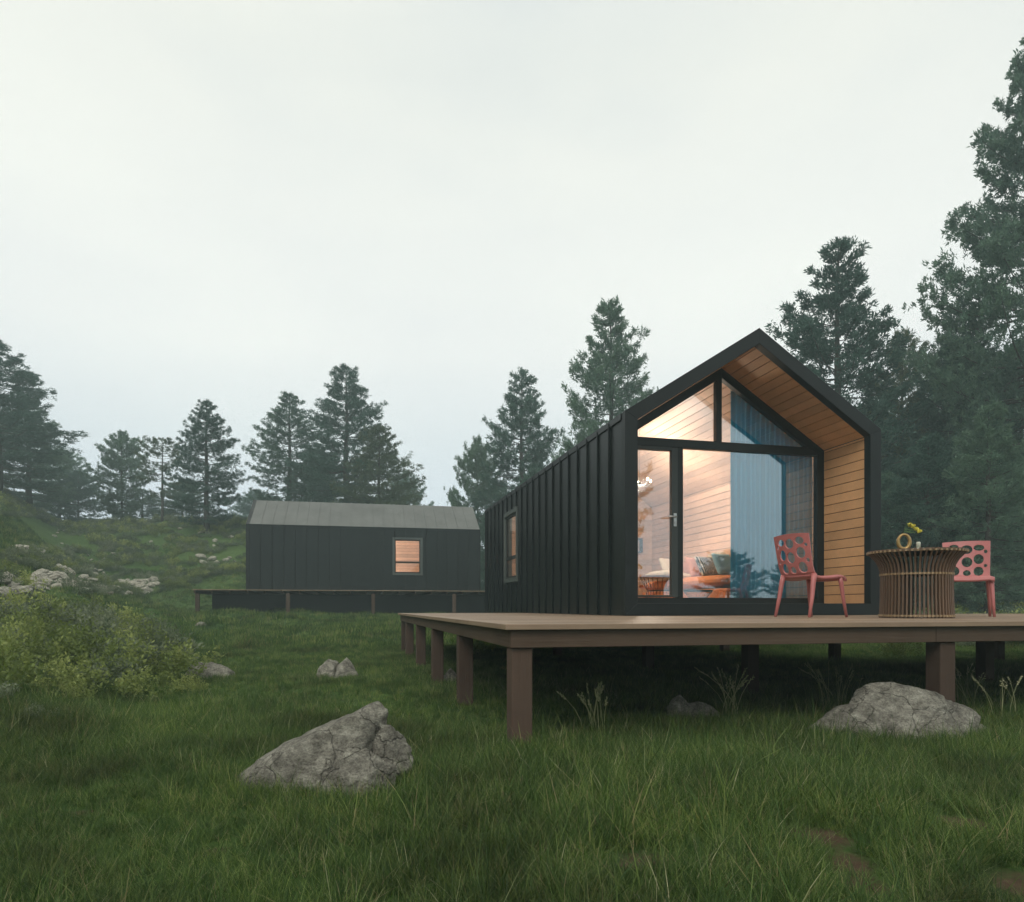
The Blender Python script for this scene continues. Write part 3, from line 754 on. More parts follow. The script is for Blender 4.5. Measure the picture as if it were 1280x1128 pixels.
# ---------------------------------------------------------------- rocks
def rock_mesh(pieces, seed, disp=.05, sub=5):
    """pieces: lists of 3-D hull points; each becomes a faceted, softly rounded boulder"""
    rs = np.random.default_rng(seed); m = MB()
    bmm = bmesh.new(); bmesh.ops.create_icosphere(bmm, subdivisions=sub, radius=1)
    dirs = np.array([v.co[:] for v in bmm.verts]); faces = [tuple(v.index for v in f.verts) for f in bmm.faces]; bmm.free()
    for pts in pieces:
        P = np.array(pts, float); c = P.mean(0)
        hb = bmesh.new(); [hb.verts.new(p) for p in P]; bmesh.ops.convex_hull(hb, input=hb.verts); hb.normal_update()
        pl = []
        for f in hb.faces:
            n = np.array(f.normal[:]); d = n @ (np.array(f.verts[0].co[:])-c)
            if d < 0: n, d = -n, -d
            if d > 1e-5: pl.append((*n, d))
        hb.free(); pl = np.array(pl)
        den = dirs @ pl[:, :3].T; rr = np.where(den > 1e-3, pl[:, 3]/np.maximum(den, 1e-3), 1e3)
        size = np.abs(P-c).max(); k = 42/size
        rad = -np.log(np.exp(-k*np.minimum(rr, 3*size)).sum(1))/k
        V = []
        for d, r in zip(dirs, rad):
            p = d*r; q = Vector((p[0]/size*1.6+seed, p[1]/size*1.6, p[2]/size*1.6))
            n1 = mnoise.fractal(q, .9, 2.1, 5); n2 = mnoise.fractal(q*5+Vector((3, 1, 2)), .8, 2.1, 3)
            rd = 1-abs(mnoise.noise(q*1.4+Vector((9, 3, 1))))*2
            g = 1+disp*2.0*n1+disp*.45*n2-disp*1.2*max(0, rd-.8)*4
            n3 = mnoise.fractal(q*14, .7, 2.2, 2)
            g += disp*.16*n3
            V.append(c+p*g)
        m.add([tuple(v) for v in V], faces, .5)
    return m
def put_rock(name, mesh_b, px, py, label, cat='rock', group=None, rz=0, sink=.02, scale=1, clear=.3):
    p, D = hit(px, py)
    o = mesh_b.build(name, M['rock'], smooth=True) if isinstance(mesh_b, MB) else link_mesh(name, mesh_b)
    o.location = p-Vector((0, 0, sink)); o.rotation_euler.z = -TH+rz; o.scale = (scale,)*3
    tag(o, label, cat, group); ROCKS.append((p.x, p.y, clear)); return o
A = [(-.61, .02, -.10), (-.55, -.12, -.10), (-.50, .0, .05), (-.22, -.16, .17), (-.24, .10, .215), (-.05, -.12, .31), (-.03, .08, .345), (.09, -.05, .385), (.11, .07, .40), (.20, -.08, .42), (.24, .08, .43), (.285, -.02, .385), (.30, .04, .30), (.20, -.14, .24), (.0, -.18, .10), (.05, -.2, -.08), (.2, .1, -.08), (-.2, .15, -.08), (.28, .06, .1)]
B = [(.20, .0, .33), (.30, -.02, .32), (.36, .04, .27), (.42, .05, .18), (.42, .02, .10), (.36, -.06, .07), (.24, -.10, .10), (.2, .15, .25), (.3, .2, .1), (.2, .1, -.05), (.36, .1, -.05)]
C = [(.10, -.27, .14), (.13, -.19, .245), (.27, -.20, .215), (.36, -.17, .14), (.36, -.19, .03), (.26, -.32, .12), (.24, -.33, -.06), (.10, -.24, -.06), (.33, -.1, -.08), (.15, -.05, .1)]
E = [(-.34, -.17, -.06), (-.30, -.12, .07), (-.10, -.15, .16), (.05, -.2, .17), (.10, -.24, .10), (.08, -.27, -.06), (-.15, -.24, -.06), (-.1, -.05, .1), (0, -.1, -.06)]
F_ = [(-.04, -.2, .16), (.03, -.12, .24), (.16, -.12, .22), (.13, -.25, .13), (.12, -.25, -.06), (-.03, -.24, -.06), (0, -.1, 0), (.1, -.1, 0)]
put_rock('boulder', rock_mesh([A, B, C, E, F_], 1, .065, 6), 412, 982, 'largest grey boulder, sloping and cracked, in the left foreground grass', clear=.0)
ROCKS[-1] = (ROCKS[-1][0], ROCKS[-1][1], .22)
G = [(-.50, -.05, -.1), (-.46, .0, .05), (-.30, .02, .13), (-.20, -.1, .26), (-.14, .05, .335), (.06, .0, .33), (.16, -.05, .29), (.27, .0, .225), (.44, .05, .19), (.47, .0, .05), (.40, -.2, -.1), (-.1, -.3, -.1), (-.1, -.24, .1), (.15, -.25, .1), (.3, .3, -.1), (-.3, .3, -.1), (-.1, .25, .25), (.2, .2, .2)]
put_rock('boulder', rock_mesh([[(a*1.25, b, c*1.12) for a, b, c in G]], 2, .07, 6), 1116, 922, 'broad speckled boulder in the right foreground before the deck posts', clear=.28, sink=.02, scale=1.08)
H1 = [(-.26, 0, -.08), (-.22, -.05, .12), (-.13, 0, .24), (-.02, -.05, .21), (.0, -.12, .14), (-.05, -.16, -.08), (-.2, .15, -.05), (.0, .15, .18)]
H2 = [(-.04, -.04, .1), (.03, 0, .20), (.11, -.02, .26), (.19, -.03, .18), (.25, -.02, .06), (.22, -.1, -.08), (.0, -.17, -.08), (.05, -.15, .12), (.1, .15, .1)]
put_rock('rock', rock_mesh([H1, H2], 3, .07, 4), 422, 850, 'knobbly cleft rock in open grass between the bushes and deck posts', clear=.2, scale=1.12, sink=.0)
K = [(-.30, 0, -.05), (-.26, 0, .10), (-.15, -.05, .165), (.05, 0, .175), (.2, -.05, .13), (.29, 0, .04), (.25, -.15, -.05), (-.15, -.18, -.05), (0, -.15, .1), (0, .2, .1), (-.2, .15, -.05), (.2, .15, -.05)]
put_rock('rock', rock_mesh([K], 4, .07, 4), 262, 846, 'flat low rock at the right edge of the left bushes', clear=.22, scale=1.1, sink=0)
put_rock('rock', rock_mesh([K], 5, .07, 4), 868, 897, 'low dark rock in the shade below the deck', clear=.2, scale=.8)
put_rock('rock', rock_mesh([H2], 6, .07, 4), 836, 897, 'small dark stone left of the shaded rock below the deck', clear=.12, scale=.8)
put_rock('rock', rock_mesh([H2], 8, .07, 4), 556, 852, 'small stone at the foot of the left deck posts', clear=.1, scale=.7)
put_rock('rock', rock_mesh([K], 9, .05, 3), 252, 783, 'pale rounded stone before the left end of the low deck', clear=.15, scale=.62, sink=.0)
put_rock('rock', rock_mesh([H1], 10, .05, 3), 303, 779, 'small whitish stone in grass before the low deck', clear=.12, scale=.5, sink=.0)
# stony outcrop on the left slope
rv = [rock_mesh([[tuple(np.array([math.cos(a)*.4*random.uniform(.7, 1.1), math.sin(a)*.3*random.uniform(.7, 1.1), z*random.uniform(.8, 1.2)])) for a in np.linspace(0, 5.5, 7) for z in (-.15, .12)]+[(0, 0, .30), (.15, .05, .26), (-.2, .1, .05)]], 20+i, .10, 4)  .mesh('rock', M['palerock'], True) for i in range(5)]
def scatter_rocks(n, box, sc, label, group):
    for i in range(n):
        px = random.uniform(box[0], box[2]); py = random.uniform(box[1], box[3])
        p, D = hit(px, py); o = link_mesh('rock', rv[i % 5])
        s = .9*sc*random.uniform(.6, 1.4); o.scale = (s*random.uniform(.9, 1.5), s, s*random.uniform(.5, .95)); o.rotation_euler = (random.uniform(-.45, .45), random.uniform(-.45, .45), random.uniform(0, 6))
        o.location = p+Vector((0, 0, .02)); tag(o, label, 'rock', group); ROCKS.append((p.x, p.y, .5*s))
OUT = 'broken pale grey stone in the outcrop crossing the left slope'
for bx, n in (((40, 712, 130, 736), 24), ((-5, 724, 60, 744), 12), ((100, 726, 196, 744), 22), ((150, 730, 192, 738), 6)): scatter_rocks(int(n*2.5), bx, .62, OUT, 'stones of the left outcrop')
scatter_rocks(9, (22, 684, 66, 692), .62, 'pale stone in the small patch above the main outcrop', 'stones of the upper patch')
scatter_rocks(9, (235, 696, 306, 706), .62, 'pale stone on the slope left of the distant cabin', 'stones beside the distant cabin')
scatter_rocks(26, (60, 650, 300, 705), .45, 'lone pale stone scattered among the upper slope shrubs', 'stones on the upper slope')

# ---------------------------------------------------------------- leaves built with numpy
def quad_mesh(name, C, U, V, rnd, mat, tri=False):
    n = len(C)
    if tri: P = np.stack([C-U, C+U, C+V], 1); k = 3
    else: P = np.stack([C-U, C+V*.35+U*0-U*.9+V*0, C+V, C+U], 1); P = np.stack([C, C+U+V*.45, C+V, C-U+V*.45], 1); k = 4
    P = P.reshape(-1, 3)
    me = bpy.data.meshes.new(name); me.vertices.add(n*k); me.vertices.foreach_set('co', P.ravel())
    me.loops.add(n*k); me.loops.foreach_set('vertex_index', np.arange(n*k, dtype=np.int32))
    me.polygons.add(n); me.polygons.foreach_set('loop_start', (np.arange(n)*k).astype(np.int32)); me.polygons.foreach_set('loop_total', np.full(n, k, np.int32))
    a = me.attributes.new('rnd', 'FLOAT', 'FACE'); a.data.foreach_set('value', np.asarray(rnd, np.float32))
    me.materials.append(mat); me.update(calc_edges=True); me.validate(); return me
def unit(v): return v/np.maximum(np.linalg.norm(v, axis=-1, keepdims=True), 1e-9)
def make_tree(name, H, R, seed, mat, dens=1., base=.10, needle=.16, open_=0.0, power=.8, round_=0, lean=0):
    """returns (trunk mesh, crown mesh) of a conifer of height H and crown radius R"""
    rs = np.random.default_rng(seed); random.seed(seed)
    tr = MB(); n = 9
    pts = [(lean*(i/n)**2*H*.1+.02*H*.1*math.sin(i*1.3+seed), .02*H*.1*math.cos(i*1.7+seed), H*.985*i/n) for i in range(n+1)]
    tr.tube(pts, [max(.012, .018*H*(1-i/n)**.9+.004) for i in range(n+1)], 9, .5)
    def axis(h):
        f = h/H*n; i = min(int(f), n-1); a, b = Vector(pts[i]), Vector(pts[min(i+1, n)]); return np.array(a.lerp(b, f-i))
    clumps = []; rn = []
    h = base*H; az = rs.uniform(0, 6)
    gaps = rs.uniform(0, 1, 40)
    while h < H*.985:
        t = (h/H-base)/(1-base)
        prof = min(1, ((1-t)/.6)**power)
        if round_: prof = max(.12, math.sin(min(1, (t*.9+.16))*PI)**.6)
        low = min(1, .55+t*3)
        k = 5 if t < .85 else 4
        for b in range(k):
            az += 2*PI/k + rs.normal(0, .45)
            ln = R*prof*low*rs.uniform(.66, 1.08)*(1+.10*math.sin(h/H*23+seed))
            if rs.random() < open_*.45: continue
            if rs.random() < .08: ln *= 1.2
            ln = max(ln, .05*R)
            d = np.array([math.cos(az), math.sin(az), 0.]); o = axis(h)
            up0 = (-.12+.55*t) + rs.normal(0, .08); sag = .18*ln*(1-t)
            m = 6; P = []
            for i in range(m+1):
                s = i/m; P.append(o+d*ln*s+np.array([0, 0, ln*up0*s - sag*math.sin(s*PI*.6)+.22*ln*s*s*s]))
            tr.tube([tuple(p) for p in P], [max(.006, .010*ln*(1-i/m)+.006) for i in range(m+1)], 4, .5, cap=False)
            nc = max(2, int(ln*dens*15))
            for c in range(nc):
                s = rs.uniform(.22 if not open_ else .42, 1.)**.75; i = min(int(s*m), m-1); p = P[i]*(1-(s*m-i))+P[i+1]*(s*m-i)
                side = np.array([-d[1], d[0], 0])*rs.normal(0, 1)*ln*.20*(1-s*.55)
                p = p+side+np.array([0, 0, rs.normal(.03, .06)*ln*.6+ .02])
                clumps.append((p, unit(d*.8+side*1.2/ max(ln, .01)+np.array([0, 0, .55]))))
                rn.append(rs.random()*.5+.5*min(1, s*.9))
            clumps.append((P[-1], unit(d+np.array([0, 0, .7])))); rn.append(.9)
        h += H*(.020+.018*(1-t))*rs.uniform(.7, 1.3)*(1.35 if open_ else 1)
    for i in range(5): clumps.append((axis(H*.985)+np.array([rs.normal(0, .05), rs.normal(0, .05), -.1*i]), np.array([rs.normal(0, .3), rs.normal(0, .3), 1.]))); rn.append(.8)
    Pc = np.array([c[0] for c in clumps]); Dc = unit(np.array([c[1] for c in clumps])); rn = np.array(rn)
    nb = 18
    C = np.repeat(Pc, nb, 0)+rs.normal(0, .05, (len(Pc)*nb, 3)); D = np.repeat(Dc, nb, 0)
    D = unit(D+rs.normal(0, .75, D.shape)); ln = needle*rs.uniform(.6, 1.15, (len(C), 1))
    Wd = unit(np.cross(D, rs.normal(0, 1, D.shape)))*ln*rs.uniform(.10, .17, (len(C), 1))
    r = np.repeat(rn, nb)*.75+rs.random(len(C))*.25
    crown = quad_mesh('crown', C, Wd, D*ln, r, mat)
    return tr.mesh('trunk', M['bark'], True), crown
V_ = {}
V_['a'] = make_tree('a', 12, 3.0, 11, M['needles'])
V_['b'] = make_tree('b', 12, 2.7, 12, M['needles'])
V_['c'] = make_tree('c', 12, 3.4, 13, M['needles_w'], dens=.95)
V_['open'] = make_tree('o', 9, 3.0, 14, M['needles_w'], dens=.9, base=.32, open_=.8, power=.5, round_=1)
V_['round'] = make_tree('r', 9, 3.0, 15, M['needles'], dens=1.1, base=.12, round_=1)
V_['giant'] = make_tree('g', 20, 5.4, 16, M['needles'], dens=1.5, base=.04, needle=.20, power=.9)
HB = {'a': 12, 'b': 12, 'c': 12, 'open': 9, 'round': 9, 'giant': 20}
RB = {'a': 3., 'b': 2.7, 'c': 3.4, 'open': 3., 'round': 3., 'giant': 5.4}
def tree(px, D, top, half, var, label, group=None, rz=None, low=None, back=False):
    k = (px-CX)/FPX; p = cw(k*D, D); z = tz(p.x, p.y)-.1
    H = (HY-top)/FPX*D+CZ-z; Rw = half/FPX*D
    o = empty('pine_tree', (p.x, p.y, z), rz if rz is not None else random.uniform(0, 6), label, 'tree', group)
    o.scale = (Rw/RB[var], Rw/RB[var], H/HB[var])
    link_mesh('trunk', V_[var][0], o); link_mesh('crown', V_[var][1], o)
    return o
random.seed(3)
BG = 'pines around the clearing'
tree(1300, 24, 12, 156, 'giant', 'tallest pine, cut by the right edge of the picture', BG, rz=.4)
tree(1047, 27, 292, 112, 'b', 'tall pine rising right behind the gable of the near cabin', BG, rz=2.)
tree(1128, 30, 405, 75, 'c', 'middle pine between the gable pine and the tallest pine', BG)
tree(1203, 26, 365, 78, 'b', 'pine at the left flank of the tallest pine', BG)
tree(1095, 33, 470, 70, 'a', 'lower pine close behind the right eave of the near cabin', BG)
tree(1160, 21, 540, 70, 'a', 'short full pine behind the teak table', BG)
tree(1235, 19.5, 500, 70, 'a', 'short full pine behind the far pink chair', BG)
tree(1110, 22, 590, 60, 'round', 'low bushy pine beside the right wall of the near cabin', BG)
tree(1275, 30, 420, 90, 'b', 'pine standing behind the tallest pine at the right edge', BG)
tree(1210, 34, 450, 90, 'a', 'far pine seen through gaps above the pink chair', BG)
tree(1150, 40, 500, 90, 'round', 'far round pine seen through gaps above the teak table', BG)
tree(1215, 23, 610, 60, 'round', 'lowest round pine behind the table and far chair', BG)
tree(764, 34, 368, 88, 'a', 'dark pine rising above the middle of the near cabin wall', BG, rz=1.)
tree(726, 37, 540, 44, 'round', 'low pine at the left foot of the dark pine above the wall', BG)
tree(652, 42, 456, 64, 'b', 'pointed pine above the far end of the near cabin', BG, rz=4.)
tree(597, 44, 545, 42, 'round', 'round topped pine above the gap between the cabins', BG)
tree(672, 45, 560, 45, 'a', 'low pine tucked right of the pointed pine', BG)
tree(612, 38, 640, 22, 'round', 'small pine seen in the gap between both cabins', BG)
tree(433, 46, 453, 66, 'b', 'tallest pine directly behind the distant cabin', BG, rz=.7)
tree(362, 48, 489, 56, 'a', 'second tallest pine behind the left half of the distant roof', BG, rz=3.)
tree(474, 44, 528, 60, 'c', 'olive tinted pine behind the centre of the distant roof', BG)
tree(508, 62, 588, 30, 'round', 'pale small pine at the right end of the trees behind the distant roof', BG)
tree(400, 52, 560, 45, 'round', 'low pine filling between the two tall pines behind the distant cabin', BG)
tree(322, 75, 612, 38, 'round', 'very pale misty pine at the left end of the distant roof', BG)
tree(258, 42, 497, 46, 'b', 'slim pine on the hill crest left of the distant cabin', BG, rz=5.)
tree(203, 46, 545, 36, 'open', 'open branched olive pine between two hill crest pines', BG)
tree(152, 50, 538, 34, 'round', 'round crowned pine on the hill crest, third from the distant cabin', BG)
tree(228, 52, 600, 34, 'round', 'low misty pine behind the slim hill crest pine', BG)
tree(178, 56, 610, 34, 'a', 'low misty pine behind the open branched pine', BG)
tree(-4, 42, 424, 84, 'b', 'largest pine at the left edge of the picture', BG, rz=.2)
tree(36, 48, 495, 56, 'a', 'pine standing right beside the large left edge pine', BG)
tree(74, 64, 560, 42, 'round', 'pale misty pine, rightmost of the left edge group', BG)
tree(98, 58, 588, 34, 'round', 'misty bush like pine on the crest right of the left edge group', BG)
tree(-40, 50, 470, 70, 'c', 'pine behind the large left edge pine', BG)
random.seed(5)
# young pines on the clearing's near side, seen mirrored in the glazed front
for i, (x, y, h, w, l) in enumerate([(22, -19, 4.4, 2.1, 'mirrored on the left'), (24.5, -16, 3.6, 1.9, 'mirrored in the middle'), (27.5, -17, 4.8, 2.2, 'mirrored on the right'), (14, -18.5, 10.5, 3.0, 'mirrored in the glass door')]):
    z = tz(x, y)-.1; o = empty('pine_tree', (x, y, z), i*1.3, 'young pine across the clearing, '+l+' of the glazed front', 'tree', BG) if i < 3 else empty('pine_tree', (x, y, z), i*1.3, 'tall pine across the clearing, mirrored in the glass door', 'tree', BG)
    v = 'round' if i < 3 else 'open'; o.scale = (w/RB[v], w/RB[v], h/HB[v]); link_mesh('trunk', V_[v][0], o); link_mesh('crown', V_[v][1], o)

# ---------------------------------------------------------------- shrubs
def shrub_mesh(seed, mat, nst=26, R=.42, Hh=.42, leaf=.040, nl=44):
    rs = np.random.default_rng(seed); C = []; U = []; V = []; r = []
    for s in range(nst):
        a = rs.uniform(0, 2*PI); q = R*math.sqrt(rs.random()); bx, by = q*math.cos(a), q*math.sin(a)
        tp = Hh*(1-.55*(q/R)**2)*rs.uniform(.65, 1.2); col = rs.random()
        for k in range(nl):
            t = rs.uniform(.15, 1)**.6; p = np.array([bx*(.6+.4*t), by*(.6+.4*t), tp*t])+rs.normal(0, .028, 3)
            az = rs.uniform(0, 2*PI); el = rs.uniform(-.1, 1.1) if t < .9 else rs.uniform(.3, 1.4)
            d = np.array([math.cos(az)*math.cos(el), math.sin(az)*math.cos(el), math.sin(el)])*leaf*rs.uniform(.6, 1.4)
            u = np.cross(d, rs.normal(0, 1, 3)); u = u/np.linalg.norm(u)*np.linalg.norm(d)*.26
            C.append(p); U.append(u); V.append(d); r.append(.45*col+.3*t+.25*rs.random())
    return quad_mesh('foliage', np.array(C), np.array(U), np.array(V), r, mat)
SHR = [shrub_mesh(31, M['leafy']), shrub_mesh(32, M['leafg']), shrub_mesh(33, M['leafy'], 20, .36, .5), shrub_mesh(34, M['leafg'], 30, .5, .34), shrub_mesh(35, M['leafg'], 24, .4, .4, .032, 54)]
def inpoly(x, y, poly):
    c = False; n = len(poly)
    for i in range(n):
        x1, y1 = poly[i]; x2, y2 = poly[(i+1) % n]
        if (y1 > y) != (y2 > y) and x < (x2-x1)*(y-y1)/(y2-y1)+x1: c = not c
    return c
def survey_patch(poly, n, mind, seed):
    rs = random.Random(seed); xs = [p[0] for p in poly]; ys = [p[1] for p in poly]; pts = []; tries = 0
    while len(pts) < n and tries < n*14:
        tries += 1; px, py = rs.uniform(min(xs), max(xs)), rs.uniform(min(ys), max(ys))
        if not inpoly(px, py, poly): continue
        p, D = hit(px, py)
        if all((p.xy-q.xy).length > mind for q in pts): pts.append(p)
    return pts
A_near = [(-60, 778), (110, 772), (175, 788), (205, 818), (238, 835), (238, 872), (150, 884), (60, 878), (-60, 884)]
for i, p in enumerate(survey_patch(A_near, 88, .42, 1)):
    L_, D_ = wc(p.x, p.y); s = random.choice([.6, .8, 1., 1.25, 1.45])*random.uniform(.9, 1.1)*(.74 if D_ < 7.5 else 1.)
    v = random.choice([0, 0, 2, 1, 2, 0, 3, 4])
    o = link_mesh('shrub', SHR[v]); o.location = p-Vector((0, 0, .03)); o.scale = (s, s, s*random.uniform(.8, 1.1)); o.rotation_euler.z = random.uniform(0, 6)
    tag(o, ('yellow green leafy shrub' if v in (0, 2) else 'grey green leafy shrub')+' in the dense patch at the left edge', 'shrub', 'yellow green shrubs of the left patch' if v in (0, 2) else 'grey green shrubs of the left patch')
    ROCKS.append((p.x, p.y, .22*s))
pp, _ = hit(45, 905)
o = link_mesh('shrub', SHR[4]); o.location = pp; o.scale = (.35, .35, .35); tag(o, 'tiny pale sprig alone in grass below the left shrubs', 'shrub')
for (px, py, s, l) in [(1120, 826, .8, 'leafy shrub behind the deck between the right posts'), (1140, 822, .9, 'leafy shrub just left of the right front post'), (605, 822, .7, 'dark shrub in the shade behind the left posts'), (860, 812, .8, 'dark shrub in the gap light under the near cabin')]:
    q, _ = hit(px, py); o = link_mesh('shrub', SHR[2]); o.location = q; o.scale = (s,)*3; tag(o, l, 'shrub')

# ---------------------------------------------------------------- instanced stuff: grass and far ground cover
def blade_mesh(name, nb, hmin, hmax, wid, spread, seed, mat, seg=3, lean=.5, droop=.5):
    rs = np.random.default_rng(seed); vs = []; fs = []; r = []
    for b in range(nb):
        a = rs.uniform(0, 2*PI); q = spread*math.sqrt(rs.random()); o = np.array([q*math.cos(a), q*math.sin(a), 0])
        h = rs.uniform(hmin, hmax); az = rs.uniform(0, 2*PI); d = np.array([math.cos(az), math.sin(az), 0]); ln = rs.uniform(.1, lean); dr = rs.uniform(0, droop)
        sd = np.array([-d[1], d[0], 0]); tw = rs.uniform(-.8, .8); sd = sd*math.cos(tw)+d*math.sin(tw); w = wid*rs.uniform(.7, 1.3); n0 = len(vs)
        for i in range(seg+1):
            t = i/seg; c = o+d*h*(ln*t+dr*t*t*.6)+np.array([0, 0, h*(t-.28*dr*t*t)])
            ww = w*(1-t**1.6)
            if i < seg: vs += [tuple(c-sd*ww), tuple(c+sd*ww)]
            else: vs.append(tuple(c))
        for i in range(seg-1): k = n0+2*i; fs.append((k, k+1, k+3, k+2)); r.append(rs.random())
        k = n0+2*(seg-1); fs.append((k, k+1, k+2)); r.append(r[-1] if seg > 1 else rs.random())
    me = bpy.data.meshes.new(name); me.from_pydata(vs, [], fs); me.materials.append(mat)
    at = me.attributes.new('rnd', 'FLOAT', 'FACE'); at.data.foreach_set('value', r); me.update(); return me
def instancer(name, pts, rots, scl, meshes, label=None):
    """one object: points carrying rotation / scale, each drawn as one of the tuft meshes"""
    src = bpy.data.collections.new(name+'_tufts')
    for i, me in enumerate(meshes):
        ob = bpy.data.objects.new('tuft', me); src.objects.link(ob)
    me = bpy.data.meshes.new(name); n = len(pts); me.vertices.add(n); me.vertices.foreach_set('co', np.asarray(pts, np.float32).ravel())
    a = me.attributes.new('prot', 'FLOAT_VECTOR', 'POINT'); a.data.foreach_set('vector', np.asarray(rots, np.float32).ravel())
    a = me.attributes.new('pscl', 'FLOAT_VECTOR', 'POINT'); a.data.foreach_set('vector', np.asarray(scl, np.float32).ravel())
    me.update(); o = link_mesh(name, me)
    ng = bpy.data.node_groups.new(name+'_nodes', 'GeometryNodeTree')
    ng.interface.new_socket('Geometry', in_out='INPUT', socket_type='NodeSocketGeometry'); ng.interface.new_socket('Geometry', in_out='OUTPUT', socket_type='NodeSocketGeometry')
    gi = ng.nodes.new('NodeGroupInput'); go = ng.nodes.new('NodeGroupOutput')
    mp = ng.nodes.new('GeometryNodeMeshToPoints'); ip = ng.nodes.new('GeometryNodeInstanceOnPoints'); ci = ng.nodes.new('GeometryNodeCollectionInfo')
    ci.inputs['Collection'].default_value = src; ci.inputs['Separate Children'].default_value = True; ci.inputs['Reset Children'].default_value = True
    ip.inputs['Pick Instance'].default_value = True
    for nm, sock in (('prot', 'Rotation'), ('pscl', 'Scale')):
        na = ng.nodes.new('GeometryNodeInputNamedAttribute'); na.data_type = 'FLOAT_VECTOR'; na.inputs['Name'].default_value = nm
        out = [s for s in na.outputs if s.enabled][0]
        ng.links.new(out, ip.inputs[sock])
    rv_ = ng.nodes.new('FunctionNodeRandomValue'); rv_.data_type = 'INT'
    mn = [s for s in rv_.inputs if s.enabled and s.name == 'Min'][0]; mxs = [s for s in rv_.inputs if s.enabled and s.name == 'Max'][0]
    mn.default_value = 0; mxs.default_value = len(meshes)-1
    ng.links.new([s for s in rv_.outputs if s.enabled][0], ip.inputs['Instance Index'])
    ng.links.new(gi.outputs[0], mp.inputs[0]); ng.links.new(mp.outputs[0], ip.inputs['Points']); ng.links.new(ci.outputs[0], ip.inputs['Instance']); ng.links.new(ip.outputs[0], go.inputs[0])
    md = o.modifiers.new('instances', 'NODES'); md.node_group = ng
    tag(o, kind='stuff')
    if label: o['label'] = label
    return o
def keep_free(x, y):
    ok = np.ones(len(x), bool)
    for (a, b, r) in ROCKS:
        if r > 0: ok &= (x-a)**2+(y-b)**2 > r*r
    for (a, b) in P1[:30]: ok &= ~((np.abs(x-a) < .075) & (np.abs(y-b) < .075))
    return ok
def sample_wedge(n, d0, d1, half=.80, seed=0):
    rs = np.random.default_rng(seed); D = np.sqrt(rs.uniform(d0*d0, d1*d1, n)); L = D*rs.uniform(-half, half, n)
    return L*CT+D*ST, -L*ST+D*CT, D, L, rs
def fnoise(x, y, s): return .5+.25*(np.sin(x*s+1.3*np.sin(y*s*.7))+np.sin(y*s*1.3+1.7*np.cos(x*s*.8)+2.))
def grass_zone(name, n, d0, d1, meshes, sc, seed, label):
    x, y, D, L, rs = sample_wedge(n, d0, d1, seed=seed)
    soil = soil_at(x, y); pn = fnoise(x, y, 2.3)
    ok = keep_free(x, y) & (rs.random(n) > soil*(.9+.9*fnoise(x, y, 13.))) & (rs.random(n) < .55+.6*pn)
    x, y, D, L = x[ok], y[ok], D[ok], L[ok]; m = len(x); z = terrain(x, y)-.01
    s = sc*rs.uniform(.6, 1.25, m)*(.75+.5*fnoise(x+5, y, 1.1)); s = s*np.where(soil_at(x, y) > .05, .6, 1)
    rot = np.stack([rs.normal(0, .1, m), rs.normal(0, .1, m), rs.uniform(0, 2*PI, m)], 1)
    instancer(name, np.stack([x, y, z], 1), rot, np.stack([s, s, s*rs.uniform(.8, 1.2, m)], 1), meshes, label)
g1 = [blade_mesh('tuft', 17, .06, .20, .0021, .06, 50+i, M['grass'], 4, .8, 1.2) for i in range(7)]
g2 = [blade_mesh('tuft', 26, .09, .20, .0034, .11, 60+i, M['grass'], 3, .5, .7) for i in range(5)]
g3 = [blade_mesh('tuft', 26, .12, .24, .009, .24, 70+i, M['grass'], 2, .45, .5) for i in range(5)]
grass_zone('grass', 40000, 1.25, 5.2, g1, .62, 1, 'dense green meadow grass in the foreground')
g0 = [blade_mesh('tuft', 5, .16, .30, .0024, .05, 90+i, M['grass'], 5, .7, 1.3) for i in range(6)]
grass_zone('grass', 2300, 1.3, 7.0, g0, .78, 21, 'longer arching grass blades standing above the meadow turf')
gd = [blade_mesh('tuft', 4, .12, .24, .0016, .06, 97+i, M['drygrass'], 4, .6, .8) for i in range(4)]
grass_zone('grass', 1500, 1.3, 9.0, gd, .7, 22, 'thin dry straw stalks among the green meadow grass')
grass_zone('grass', 56000, 4.9, 14, g2, .5, 2, 'green meadow grass between the rocks and the decks')
grass_zone('grass', 42000, 13.5, 36, g3, .7, 3, 'green meadow grass on the rising slope')
# low ground cover on the far slope
B_far = [(-80, 560), (330, 560), (330, 712), (240, 716), (190, 742), (210, 765), (110, 745), (-80, 745)]
x, y, D, L, rs = sample_wedge(17000, 12, 58, .85, 9)
z = terrain(x, y); px = CX+FPX*L/D; py = HY-FPX*(z-CZ)/D
lawn = (px < 130-(py-650)*0) & (py > 648) & (py < 690-px*.02) & (px < 40+(py-648)*2.4)
ok = (px < 330) & (py < 745) & (py < 712+(330-px)*.22) & ~lawn & (D > 13) & (rs.random(len(x)) < .35+.75*fnoise(x, y, .8))
ok &= keep_free(x, y)
x, y, z = x[ok], y[ok], z[ok]; m = len(x); s = rs.uniform(.5, 1.25, m)
instancer('ground_cover', np.stack([x, y, z-.03], 1), np.stack([rs.normal(0, .1, m), rs.normal(0, .1, m), rs.uniform(0, 6.3, m)], 1), np.stack([s, s, s*.9], 1), SHR, 'low leafy ground cover over the far left slope')
# undergrowth on the right behind the deck
x, y, D, L, rs = sample_wedge(3000, 13.5, 34, .85, 10)
ok = (L/D > .50) & (L > 9); x, y = x[ok], y[ok]; m = len(x); s = rs.uniform(.7, 1.5, m)
instancer('undergrowth', np.stack([x, y, terrain(x, y)-.03], 1), np.stack([x*0, x*0, rs.uniform(0, 6.3, m)], 1), np.stack([s, s, s], 1), SHR, 'low leafy undergrowth below the right hand pines')

